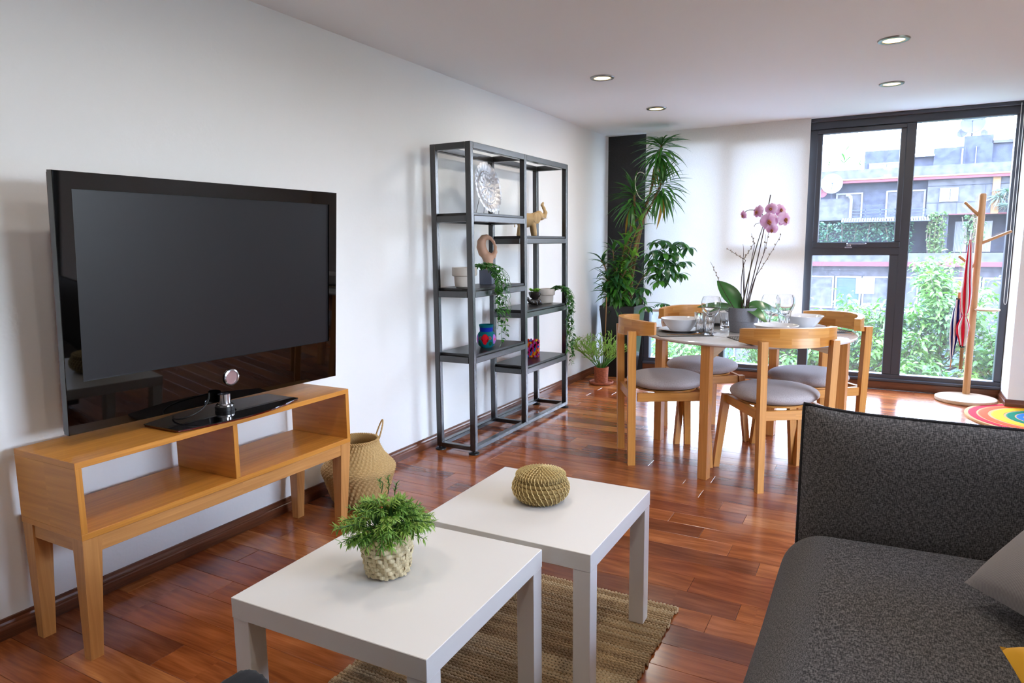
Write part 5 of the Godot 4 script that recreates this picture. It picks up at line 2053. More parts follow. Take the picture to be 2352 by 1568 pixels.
	# --- low plant on the floor behind the dining table
	t = thing("floor_plant", "broad-leaved plant in a terracotta pot on the floor under the window", "potted plant", q3(0.98, 0, -6.38))
	mb = MB.new()
	mb.lathe([Vector2(0, 0), Vector2(0.07, 0), Vector2(0.088, 0.12), Vector2(0.092, 0.13), Vector2(0.092, 0.15), Vector2(0.084, 0.15), Vector2(0.08, 0.135), Vector2(0, 0.13)], 40)
	part(mb, "pot", M.terracotta, t)
	var broad := leaf_mesh(0.26, 0.05, M.leaf_mid, 0.7, 0.3, 8)
	for k in 11:
		var a := TAU * k / 11.0 + 0.3
		inst(broad, "leaf", t, aim(q3(cos(a) * 0.02, 0.13, sin(a) * 0.02), q3(cos(a), r.randf_range(0.5, 1.6), sin(a)), 0.0, r.randf_range(0.7, 1.05)))

func twigs(young: MB, old: MB, p: Vector3, d: Vector3, l: float, depth: int, r: RandomNumberGenerator) -> void:
	var e := p + d * l
	if e.x + 0.262 < 0.025: e.x = 0.025 - 0.262 + r.randf() * 0.03
	var mid := p.lerp(e, 0.5) + q3(r.randf_range(-0.006, 0.006), 0.004, r.randf_range(-0.006, 0.006))
	var rad: float = [0.0042, 0.0036, 0.003, 0.0026][depth]
	(old if depth == 0 else young).tube([p, mid, e], [rad, rad * 0.95, rad * 0.85], 5)
	if depth >= 3: return
	var n := 3 if depth < 2 else 2
	for k in n:
		var a := r.randf() * TAU
		var nd := (d + q3(cos(a), r.randf_range(-0.15, 0.45), sin(a)) * 0.75).normalized()
		if p.x + 0.262 + nd.x * 0.1 < 0.04: nd.x = absf(nd.x)
		twigs(young, old, e, nd, l * r.randf_range(0.5, 0.68), depth + 1, r)

# ------------------------------------------------------------------ on the dining table
func make_table_things() -> void:
	var Y := 0.755
	# woven mats
	var seats := [[-0.87, 0.49, "shelf"], [0.55, 0.835, "sofa"], [-0.55, -0.835, "blind"], [0.76, -0.65, "coat stand"]]
	var i := 0
	for s in seats:
		var d := Vector3(s[0], 0, s[1]).normalized()
		var turn := atan2(d.x, d.z)
		var c := TC + d * 0.405 + Vector3.UP * Y
		var side := d.cross(Vector3.UP)
		var t := thing("placemat", "black and white woven placemat at the seat nearest the %s" % s[2], "placemat", c, turn, "woven placemats")
		var mb := MB.new()
		var rows := []
		for a in 17:
			var row := PackedVector3Array()
			for b in 13:
				var x := -0.215 + 0.43 * a / 16.0
				var z := -0.15 + 0.30 * b / 12.0
				# the outer edge lies on the round table: trim the corners as they pass the rim
				var w := (Basis(Vector3.UP, turn) * q3(x, 0, z)) + d * 0.405
				var y := 0.002 + 0.0006 * sin(a * 1.3) * cos(b * 1.1)
				var over := w.length() - 0.598
				if over > 0.0: y -= over * over * 3.0
				row.append(q3(x, y, z))
			rows.append(row)
		mb.surf(rows, false, false, 0.43, 0.3)
		for k in mb.uv.size(): mb.uv[k] = Vector2(mb.v[k].x, mb.v[k].z)
		part(mb, "weave", M.mat_weave, t)
		mb = MB.new()
		var hem := []
		for k in 17: hem.append(rows[k][12] + q3(0, 0.0005, 0))
		mb.tube(hem, [0.0022], 6)
		hem = []
		for k in 17: hem.append(rows[k][0] + q3(0, 0.0005, 0))
		mb.tube(hem, [0.0022], 6)
		hem = []
		for k in 13: hem.append(rows[0][k] + q3(0, 0.0005, 0))
		mb.tube(hem, [0.0018], 6)
		hem = []
		for k in 13: hem.append(rows[16][k] + q3(0, 0.0005, 0))
		mb.tube(hem, [0.0018], 6)
		part(mb, "hem", M.tv_dark, t)
		# plate and bowl
		var pc := TC + d * 0.385 + Vector3.UP * (Y + 0.003)
		t = thing("dinner_plate", "white dinner plate under the bowl at the seat nearest the %s" % s[2], "plate", pc, 0.0, "white plates")
		mb = MB.new()
		mb.lathe([Vector2(0, 0), Vector2(0.072, 0), Vector2(0.078, 0.003), Vector2(0.125, 0.015), Vector2(0.126, 0.017), Vector2(0.122, 0.017), Vector2(0.08, 0.006), Vector2(0, 0.005)], 56)
		part(mb, "dish", M.white_ceramic, t)
		t = thing("bowl", "white bowl on a plate at the seat nearest the %s" % s[2], "bowl", pc + Vector3.UP * 0.0055, 0.0, "white bowls")
		mb = MB.new()
		mb.lathe([Vector2(0, 0), Vector2(0.055, 0), Vector2(0.064, 0.006), Vector2(0.087, 0.035), Vector2(0.109, 0.066), Vector2(0.115, 0.072), Vector2(0.1135, 0.0735), Vector2(0.105, 0.068), Vector2(0.082, 0.036), Vector2(0.058, 0.009), Vector2(0, 0.007)], 64)
		part(mb, "vessel", M.white_ceramic, t)
		# fork and spoon
		for k in [-1, 1]:
			var kind := "fork" if k < 0 else "spoon"
			t = thing(kind, "small gold %s at the seat nearest the %s" % [kind, s[2]], kind, c + side * (0.165 * k) + Vector3.UP * 0.0028, turn, "gold cutlery")
			mb = MB.new()
			mb.tube([q3(0, 0.003, 0.10), q3(0, 0.004, 0.02), q3(0, 0.003, -0.03)], [0.0042, 0.0032, 0.0022], 7, true, 0.4)
			part(mb, "handle", M.gold, t)
			mb = MB.new()
			if k < 0:
				for p in 4: mb.tube([q3(-0.0075 + 0.005 * p, 0.004, -0.05), q3(-0.0075 + 0.005 * p, 0.006, -0.068), q3(-0.0075 + 0.005 * p, 0.009, -0.09)], [0.0017], 6)
				mb.tube([q3(0, 0.003, -0.026), q3(0, 0.003, -0.038), q3(0, 0.004, -0.052)], [0.003, 0.008, 0.0095], 8, true, 0.25)
				part(mb, "tines", M.gold, t)
			else:
				mb.ball(q3(0, 0.005, -0.055), q3(0.014, 0.0045, 0.022), 14, 8)
				part(mb, "spoon_bowl", M.gold, t)
		i += 1
	# glasses: one balloon glass and one tumbler at each seat
	var wine_at := [[1.622, -4.01, "shelf"], [1.99, -4.30, "coat stand"], [1.66, -4.36, "blind"], [1.915, -4.27, "sofa"]]
	var src: Node3D = null
	for w in wine_at:
		var lab := "clear balloon wine glass at the seat nearest the %s" % w[2]
		if src == null:
			src = thing("wine_glass", lab, "wine glass", q3(w[0], Y + 0.001, w[1]), 0.0, "wine glasses")
			var mb := MB.new()
			mb.lathe([Vector2(0, 0), Vector2(0.034, 0), Vector2(0.035, 0.0015), Vector2(0.012, 0.005), Vector2(0.0045, 0.012), Vector2(0.0038, 0.03), Vector2(0.0042, 0.075), Vector2(0.007, 0.084)], 32)
			part(mb, "stem", M.glass, src)
			mb = MB.new()
			var oo := []
			var inn := []
			for k in 19:
				var f := k / 18.0
				var rr := 0.055 * pow(sin(PI * (0.04 + 0.70 * f)), 0.62)
				if k == 0: rr = 0.004
				oo.append(Vector2(rr, 0.084 + 0.125 * f))
				if k > 0: inn.append(Vector2(maxf(0.001, rr - 0.0014), 0.084 + 0.0035 * (1.0 - f) + 0.1245 * f))
			inn.reverse()
			mb.lathe([Vector2(0, 0.0835)] + oo + inn + [Vector2(0, 0.0885)], 44)
			part(mb, "balloon", M.glass, src)
		else:
			copy_of(src, q3(w[0], Y + 0.001, w[1]), 0.0, lab)
	src = null
	for w in [[1.585, -3.925, "shelf"], [1.90, -4.16, "sofa"], [1.655, -4.26, "blind"], [2.0, -4.21, "coat stand"], [1.635, -3.90, "shelf and the middle"]]:
		var lab := "clear fluted tumbler at the seat nearest the %s" % w[2]
		if w[2].length() > 12: lab = "clear fluted tumbler between the orchid and the first tumbler by the shelf seat"
		if src == null:
			src = thing("tumbler", lab, "tumbler", q3(w[0], Y + 0.001, w[1]), 0.0, "fluted tumblers")
			var mb := MB.new()
			var rows := []
			var pf := [Vector2(0.0, 0.0), Vector2(0.024, 0.0), Vector2(0.027, 0.004), Vector2(0.029, 0.035), Vector2(0.032, 0.075), Vector2(0.0355, 0.092), Vector2(0.0365, 0.125), Vector2(0.0352, 0.1255), Vector2(0.0342, 0.092), Vector2(0.028, 0.07), Vector2(0.023, 0.014), Vector2(0.0, 0.011)]
			for e in pf.size():
				var row := PackedVector3Array()
				for k in 72:
					var a := TAU * k / 72
					var fl := 1.0
					if e >= 2 and e <= 4: fl = 1.0 - 0.055 * absf(sin(a * 5.0))
					row.append(q3(cos(a) * pf[e].x * fl, pf[e].y, sin(a) * pf[e].x * fl))
				rows.append(row)
			mb.surf(rows, true, true)
			part(mb, "cup", M.glass, src)
		else:
			copy_of(src, q3(w[0], Y + 0.001, w[1]), 0.3, lab)
	make_orchid(q3(1.785, Y, -4.125))

func make_orchid(at: Vector3) -> void:
	var t := thing("orchid_pot", "round grey stone-textured pot with an orchid on the dining table", "plant pot", at)
	var mb := MB.new()
	mb.lathe([Vector2(0, 0), Vector2(0.0735, 0), Vector2(0.077, 0.004), Vector2(0.0805, 0.062), Vector2(0.0798, 0.064), Vector2(0.0825, 0.066), Vector2(0.086, 0.142), Vector2(0.0855, 0.145), Vector2(0.082, 0.145), Vector2(0.080, 0.125), Vector2(0, 0.122)], 56)
	part(mb, "pot", M.grey_pot, t)
	mb = MB.new()
	mb.lathe([Vector2(0, 0.132), Vector2(0.05, 0.130), Vector2(0.0808, 0.124)], 30)
	part(mb, "bark_soil", M.soil, t)
	var r := RandomNumberGenerator.new()
	r.seed = 4
	t = thing("orchid", "pink moth orchid with glossy leaves and bare catkin twigs in the grey pot", "orchid", at + q3(0, 0.132, 0))
	# leaves: thick, broad, arching
	for l in [[q3(-0.92, 0.16, 0.35), 0.26, 0.085, 0.12, 0.35], [q3(-0.62, 0.78, 0.10), 0.23, 0.10, 0.15, 1.2], [q3(0.80, 0.55, -0.05), 0.20, 0.10, 1.0, -0.6], [q3(-0.95, 0.06, -0.1), 0.22, 0.08, 0.25, 0.3], [q3(0.55, 0.35, 0.55), 0.15, 0.08, 0.9, -0.3], [q3(0.3, 0.3, -0.7), 0.16, 0.075, 0.8, 0.0]]:
		mb = MB.new()
		var xf := aim(q3(l[0].x * 0.012, 0.0, l[0].z * 0.012), l[0], l[4], 1.0)
		add_leaf(mb, xf, l[1], l[2], l[3], 0.14, 10, 0.95)
		var lo := MB.new()
		add_leaf(lo, xf, l[1] * 0.985, l[2] * 0.96, l[3], 0.14, 10, 0.95)
		for k in lo.v.size(): lo.v[k] -= xf.basis.y * 0.0022
		for k in lo.v.size(): lo.n[k] = -lo.n[k]
		for k in range(0, lo.v.size(), 3): mb.tri(lo.v[k], lo.v[k + 1], lo.v[k + 2], lo.n[k], lo.n[k + 1], lo.n[k + 2])
		part(mb, "leaf", M.orchid_leaf, t)
	# flower spike: rises, leans right, arches over
	var o := at + q3(0, 0.132, 0)
	var W := func(p: Vector3) -> Vector3: return p - o
	var spike := bez(W.call(q3(1.775, 0.887, -4.12)), W.call(q3(1.815, 1.15, -4.10)), W.call(q3(1.872, 1.345, -4.10)), 14)
	spike += bez(W.call(q3(1.872, 1.345, -4.10)), W.call(q3(1.905, 1.46, -4.11)), W.call(q3(1.80, 1.457, -4.10)), 10).slice(1)
	mb = MB.new()
	mb.tube(spike, [0.0042, 0.004, 0.004, 0.004, 0.0038, 0.0036, 0.0034, 0.003, 0.003, 0.003, 0.003, 0.0028, 0.0025, 0.0025, 0.002], 8)
	part(mb, "flower_spike", M.orchid_stem, t)
	mb = MB.new()
	mb.tube(bez(W.call(q3(1.79, 0.88, -4.13)), W.call(q3(1.86, 1.2, -4.14)), W.call(q3(1.905, 1.54, -4.14)), 12), [0.0028], 7)
	part(mb, "support_stick", M.twig, t)
	# blooms: (place, facing, size)
	for f in [[q3(1.915, 1.392, -4.055), q3(0.18, 0.10, 1.0), 1.12], [q3(1.995, 1.402, -4.08), q3(0.85, 0.0, 0.75), 1.0], [q3(1.918, 1.462, -4.085), q3(-0.1, 0.3, 1.0), 0.8], [q3(1.965, 1.455, -4.12), q3(0.5, 0.2, 0.6), 0.85], [q3(1.845, 1.447, -4.09), q3(-0.55, 0.1, 0.75), 0.85], [q3(1.765, 1.428, -4.10), q3(-0.6, -0.25, 0.6), 0.6], [q3(1.93, 1.345, -4.07), q3(0.1, -0.5, 0.9), 0.75]]:
		bloom(t, W.call(f[0]), f[1], f[2] * 1.2, r)
	mb = MB.new()
	mb.tube(bez(W.call(q3(1.80, 1.457, -4.10)), W.call(q3(1.775, 1.452, -4.10)), W.call(q3(1.765, 1.43, -4.10)), 6), [0.0018], 6)
	mb.tube(bez(W.call(q3(1.885, 1.38, -4.10)), W.call(q3(1.83, 1.39, -4.1)), W.call(q3(1.83, 1.362, -4.1)), 6), [0.0016], 6)
	part(mb, "bud_stalk", M.orchid_stem, t)
	# catkin twigs
	for b in [[q3(1.775, 0.9, -4.11), q3(1.76, 1.12, -4.10), q3(1.79, 1.172, -4.1), q3(1.69, 1.237, -4.09), 8], [q3(1.79, 0.9, -4.11), q3(1.775, 1.15, -4.10), q3(1.775, 1.18, -4.1), q3(1.772, 1.265, -4.1), 0], [q3(1.79, 0.9, -4.10), q3(1.79, 1.1, -4.10), q3(1.775, 1.178, -4.1), q3(1.835, 1.275, -4.09), 6], [q3(1.81, 0.9, -4.10), q3(1.83, 1.06, -4.10), q3(1.86, 1.10, -4.1), q3(1.978, 1.315, -4.08), 8], [q3(1.81, 0.9, -4.12), q3(1.84, 1.08, -4.12), q3(1.885, 1.21, -4.12), q3(1.905, 1.335, -4.12), 3], [q3(1.80, 0.9, -4.12), q3(1.86, 1.15, -4.13), q3(1.88, 1.2, -4.13), q3(1.888, 1.32, -4.13), 2], [q3(1.80, 0.9, -4.10), q3(1.82, 1.2, -4.10), q3(1.835, 1.25, -4.10), q3(1.815, 1.325, -4.1), 4], [q3(1.745, 0.885, -4.08), q3(1.69, 0.98, -4.06), q3(1.66, 1.04, -4.05), q3(1.602, 1.165, -4.05), 5]]:
		mb = MB.new()
		var p := bez(W.call(b[0]), W.call(b[1]), W.call(b[2]), 8)
		p += bez(W.call(b[2]), W.call(b[2].lerp(b[3], 0.5) + q3(0.006, -0.004, 0)), W.call(b[3]), 8).slice(1)
		mb.tube(p, [0.0024, 0.0023, 0.0022, 0.0021, 0.002, 0.002, 0.0019, 0.0018, 0.0017, 0.0016, 0.0015, 0.0014, 0.0013, 0.0012, 0.0011, 0.001, 0.0008], 6)
		part(mb, "twig", M.twig, t)
		for k in b[4]:
			mb = MB.new()
			var q: Vector3 = p[mini(16, 9 + k)] if b[4] > 5 else p[mini(16, 10 + k * 6 / maxi(1, b[4]))]
			mb.ball(q + q3(0.0035 * (1 if k % 2 == 0 else -1), 0.002, 0.001), q3(0.0036, 0.0052, 0.0036), 8, 6)
			part(mb, "catkin", M.catkin, t)

func bloom(parent: Node3D, at: Vector3, face: Vector3, s: float, r: RandomNumberGenerator) -> void:
	var fl := Node3D.new()
	put(fl, "bloom", parent)
	fl.position = at
	var z := face.normalized()
	var x := Vector3.UP.cross(z).normalized()
	var y := z.cross(x)
	fl.basis = Basis(x, y, z) * Basis(Vector3.BACK, r.randf_range(-0.15, 0.15))
	# two broad petals, three narrower sepals, lip in the middle
	for p in [[0.15, 0.036, 0.052, 0.0035], [PI - 0.15, 0.036, 0.052, 0.0035], [PI / 2, 0.036, 0.032, 0.0], [-2.2, 0.035, 0.030, 0.0], [-0.94, 0.035, 0.030, 0.0]]:
		var mb := MB.new()
		var rows := []
		var n := 9
		for i in n + 1:
			var f := i / float(n)
			var row := PackedVector3Array()
			for k in 9:
				var g := k / 4.0 - 1.0
				var w: float = p[2] * 0.5 * pow(sin(PI * clampf(0.10 + 0.82 * f, 0, 1)), 0.7)
				if i == n: w *= 0.35
				var l: float = p[1] * f
				var v := Vector2(l, g * w).rotated(p[0]) * s
				var h: float = (p[3] - 0.010 * f * f - 0.006 * g * g * f + 0.0025 * sin(g * 5.0 + p[0] * 3.0) * f) * s
				row.append(q3(v.x, v.y, h))
			rows.append(row)
		mb.surf(rows, false, true)
		# pale rim and midrib, deeper pink by the throat: the petal's own dye
		for i in mb.v.size():
			var d := Vector2(mb.v[i].x, mb.v[i].y).length() / (0.038 * s)
			var c := Color(0.62, 0.27, 0.50).lerp(Color(0.86, 0.70, 0.84), clampf(d * 1.15 - 0.15, 0, 1))
			mb.col[i] = c
		part(mb, "petal", M.petal, fl, false, true)
	var mb := MB.new()
	mb.ball(q3(0, -0.002, 0.006) * s, q3(0.006, 0.006, 0.008) * s, 10, 8)
	mb.ball(q3(0.005, -0.008, 0.007) * s, q3(0.004, 0.006, 0.004) * s, 8, 6)
	mb.ball(q3(-0.005, -0.008, 0.007) * s, q3(0.004, 0.006, 0.004) * s, 8, 6)
	mb.ball(q3(0, -0.014, 0.010) * s, q3(0.004, 0.006, 0.004) * s, 8, 6)
	part(mb, "lip", M.orchid_core, fl)

# ------------------------------------------------------------------ by the window, right
func make_coat_stand() -> void:
	var c := q3(3.13, 0, -6.42)
	var t := thing("coat_stand", "light wood coat stand with slanted pegs and a round base in front of the window", "coat stand", c)
	var mb := MB.new()
	mb.lathe([Vector2(0, 0), Vector2(0.205, 0), Vector2(0.2125, 0.006), Vector2(0.2135, 0.022), Vector2(0.210, 0.029), Vector2(0.204, 0.031), Vector2(0, 0.031)], 64)
	for k in mb.uv.size(): mb.uv[k] = Vector2(mb.v[k].x, mb.v[k].z + mb.v[k].y)
	part(mb, "base", M.rack_base, t)
	var px := q3(3.147, 0, -6.575) - c
	mb = MB.new()
	mb.lathe([Vector2(0.0265, 0.031), Vector2(0.0262, 1.622), Vector2(0.0245, 1.634), Vector2(0.019, 1.640), Vector2(0, 1.641)], 28, px)
	for k in mb.uv.size(): mb.uv[k] = Vector2(mb.v[k].y, mb.uv[k].x * 0.16)
	part(mb, "pole", M.rack_wood, t)
	for p in [[1.452, q3(-0.118, 0.125, 0.02)], [1.244, q3(0.205, 0.10, 0.03)], [1.045, q3(-0.125, 0.105, -0.01)]]:
		mb = MB.new()
		var a: Vector3 = px + Vector3.UP * p[0]
		var d: Vector3 = p[1]
		mb.tube([a, a + d * 0.5, a + d * 0.97, a + d], [0.0135, 0.012, 0.0105, 0.008], 12)
		for k in mb.uv.size(): mb.uv[k] = Vector2(mb.uv[k].y, mb.uv[k].x * 0.1)
		part(mb, "peg", M.rack_wood, t)
	mb = MB.new()
	mb.lathe([Vector2(0, 0.718), Vector2(0.082, 0.718), Vector2(0.087, 0.723), Vector2(0.087, 0.73), Vector2(0.083, 0.733), Vector2(0, 0.730)], 40, px + q3(0.092, 0, 0.02))
	part(mb, "tray", M.rack_base, t)
	# --- folded umbrellas hanging from the lower peg
	var u := thing("umbrella", "red and white striped folded umbrella hanging on the coat stand", "umbrella", q3(3.085, 0.3, -6.49))
	folded_umbrella(u, q3(3.083, 1.352, -6.50), q3(3.088, 0.262, -6.50), M.p_rosered, M.p_white, true)
	u = thing("umbrella", "navy and white folded umbrella hanging behind the red one on the coat stand", "umbrella", q3(3.05, 0.3, -6.545))
	folded_umbrella(u, q3(3.022, 0.235, -6.555), q3(3.045, 0.86, -6.565), M.p_navy, M.p_white, false)

func folded_umbrella(t: Node3D, tip: Vector3, hand: Vector3, ma: Material, mb2: Material, up: bool) -> void:
	var ax := (hand - tip)
	var L := ax.length()
	var d := ax.normalized()
	var x := d.cross(Vector3.BACK).normalized()
	var y := x.cross(d)
	var mb := MB.new()
	var ferr := 0.075
	mb.tube([tip, tip + d * ferr], [0.0035, 0.006], 10)
	part(mb, "ferrule", M.chrome if up else M.rack_wood, t, true)
	# cloth: eight folded gores, alternately coloured, tied two thirds along
	var s0 := ferr - 0.005
	var s1 := L - (0.17 if up else 0.06)
	var prof := [[0.0, 0.008], [0.10, 0.016], [0.24, 0.023], [0.36, 0.028], [0.50, 0.036], [0.60, 0.034], [0.67, 0.026], [0.705, 0.016], [0.72, 0.0155], [0.74, 0.026], [0.82, 0.044], [0.88, 0.040], [0.94, 0.028], [1.0, 0.018]] if up else [[0.0, 0.006], [0.15, 0.016], [0.4, 0.030], [0.6, 0.034], [0.8, 0.030], [0.9, 0.022], [1.0, 0.024]]
	var N := 40
	for g in 8:
		mb = MB.new()
		var rows := []
		for i in N + 1:
			var f := i / float(N)
			var R := 0.02
			for k in prof.size() - 1:
				if f >= prof[k][0] and f <= prof[k + 1][0]:
					R = lerpf(prof[k][1], prof[k + 1][1], smoothstep(0, 1, (f - prof[k][0]) / (prof[k + 1][0] - prof[k][0])))
			var tw := 1.15 * f
			var row := PackedVector3Array()
			for k in 7:
				var h := k / 6.0
				var a := TAU * (g + h) / 8.0 + tw
				var rr := R * (0.72 + 0.42 * sin(h * PI) * (0.8 + 0.35 * sin(g * 2.3)))
				if f > 0.9 and up: rr *= 1.0 + 0.25 * sin(g * 1.7) * (f - 0.9) * 10.0
				row.append(tip + d * lerpf(s0, s1, f) + (x * cos(a) + y * sin(a)) * rr)
			rows.append(row)
		mb.surf(rows, false, true)
		part(mb, "gore", ma if g % 2 == 0 else mb2, t, true)
	mb = MB.new()
	var band := []
	for k in 25:
		var a := TAU * k / 24.0
		band.append(tip + d * lerpf(s0, s1, 0.712) + (x * cos(a) + y * sin(a)) * 0.0195)
	mb.tube(band, [0.006], 6, false, 0.35)
	part(mb, "tie_band", ma, t, true)
	mb = MB.new()
	mb.tube([tip + d * s0, tip + d * (L - 0.02)], [0.0045], 8)
	part(mb, "shaft", M.p_black, t, true)
	mb = MB.new()
	for k in 8:
		var a := TAU * k / 8.0
		var q := tip + d * (s1 + 0.0) + (x * cos(a) + y * sin(a)) * 0.015
		mb.tube([q - d * 0.01, q + d * 0.012], [0.003], 6)
	part(mb, "rib_tips", M.p_black, t, true)
	if up:
		mb = MB.new()
		var pts := []
		var rr := []
		for k in 25:
			var f := k / 24.0
			pts.append(tip + d * lerpf(L - 0.155, L + 0.02, f))
			rr.append(0.0135 + 0.0014 * sin(f * 40.0))
		mb.tube(pts, rr, 12)
		part(mb, "handle", M.cane, t, true)
	else:
		mb = MB.new()
		mb.tube([tip + d * (L - 0.06), tip + d * L], [0.011], 10)
		part(mb, "handle", M.rack_wood, t, true)

func make_rainbow_mat() -> void:
	var c := q3(3.60, 0, -5.91)
	var t := thing("rainbow_mat", "half-round coir doormat striped in rainbow colours on the floor by the pier", "doormat", c)
	var rings := [[0.52, 0.495, "p_coir"], [0.495, 0.445, "p_rosered"], [0.445, 0.432, "p_coir"], [0.432, 0.375, "p_orange"], [0.375, 0.355, "p_coir"], [0.355, 0.28, "p_yellow"], [0.28, 0.265, "p_coir"], [0.265, 0.215, "p_emerald"], [0.215, 0.205, "p_coir"], [0.205, 0.165, "p_sky"], [0.165, 0.152, "p_coir"], [0.152, 0.105, "p_blue"], [0.105, 0.09, "p_coir"], [0.09, 0.05, "p_purple"], [0.05, 0.0, "p_coir"]]
	var nz := noise(3, 60.0, 2)
	for e in rings:
		var mb := MB.new()
		var rows := []
		var n := 60
		for i in n + 1:
			var a := PI / 2 + PI * i / n
			var row := PackedVector3Array()
			var ks := 5
			row.append(q3(cos(a) * e[0], 0.0, sin(a) * e[0] * 1.0))
			for k in ks + 1:
				var R: float = lerpf(e[0], e[1], k / float(ks))
				var y := 0.0135 + 0.0012 * nz.get_noise_2d(cos(a) * R, sin(a) * R)
				if e[2] == "p_coir": y -= 0.001
				row.append(q3(cos(a) * R, y, sin(a) * R))
			rows.append(row)
		mb.surf(rows, false, false)
		part(mb, "stripe", M[e[2]], t)

func make_outlets() -> void:
	var t := thing("wall_outlet", "small white socket plate on the wall behind the terracotta pot", "outlet", q3(0.0, 0.3, -6.02))
	var mb := MB.new()
	mb.box(q3(0.005, 0.06, 0), q3(0.01, 0.118, 0.074), 0.003)
	part(mb, "plate", M.white_trim, t)
	mb = MB.new()
	for y in [0.04, 0.08]: mb.box(q3(0.0105, y, 0), q3(0.002, 0.026, 0.034), 0.0005)
	part(mb, "socket", M.offwhite_pot, t)

# ------------------------------------------------------------------ outdoors
func bx(t: Node3D, called: String, m: Material, x0: float, x1: float, y0: float, y1: float, z0: float, z1: float) -> MeshInstance3D:
	var mb := MB.new()
	bar(mb, x0, x1, y0, y1, z0, z1, 0.0)
	return part(mb, called, m, t, true)

func far_window(t: Node3D, x0: float, x1: float, y0: float, y1: float, z: float, panes: int, fr := 0.045, pm: Material = null) -> void:
	var mb := MB.new()
	bar(mb, x0, x1, y1 - fr, y1, z, z + 0.06, 0.0)
	bar(mb, x0, x1, y0, y0 + fr, z, z + 0.06, 0.0)
	for k in panes + 1:
		var x := lerpf(x0, x1 - fr, k / float(panes))
		bar(mb, x, x + fr, y0, y1, z, z + 0.055, 0.0)
	var w := part(mb, "window", M.b_white, t, true)
	for k in panes:
		mb = MB.new()
		bar(mb, lerpf(x0, x1, k / float(panes)) + fr * 0.8, lerpf(x0, x1, (k + 1) / float(panes)) - fr * 0.3, y0 + fr, y1 - fr, z + 0.01, z + 0.025, 0.0)
		var o := MeshInstance3D.new()
		var off: Vector3 = t.position
		o.mesh = mb.mesh(pm if pm != null else M.b_glass, false, off)
		put(o, "pane", w)

func dish(called: String, label: String, c: Vector3, R: float, face: Vector3, m: Material, foot: float, group := "") -> void:
	var t := thing(called, label, "dish antenna", q3(c.x, foot, c.z - 0.05), 0.0, group)
	var z := face.normalized()
	var x := Vector3.UP.cross(z).normalized()
	var y := z.cross(x)
	var mb := MB.new()
	for s in 2:
		var rows := []
		for i in 9:
			var f := i / 8.0
			var row := PackedVector3Array()
			for k in 36:
				var a := TAU * k / 36
				row.append(c + (x * cos(a) + y * sin(a)) * (R * f) + z * (R * 0.22 * f * f - 0.02 * s))
			rows.append(row)
		mb.surf(rows, true, s == 0)
	part(mb, "reflector", m, t, true)
	mb = MB.new()
	var fo := c + z * R * 0.9 - y * R * 0.1
	for a in [-1.57, 0.5, 2.64]:
		mb.tube([c + (x * cos(a) + y * sin(a)) * R * 0.8 + z * R * 0.14, fo], [R * 0.02], 5)
	mb.ball(fo, Vector3.ONE * R * 0.08, 8, 6)
	part(mb, "feed_arm", M.b_rail, t, true)
	mb = MB.new()
	mb.tube([c - z * 0.04, q3(c.x, c.y - R * 0.3, c.z - 0.1), q3(c.x, foot, c.z - 0.1)], [R * 0.07], 6)
	part(mb, "mast", M.b_grey, t, true)

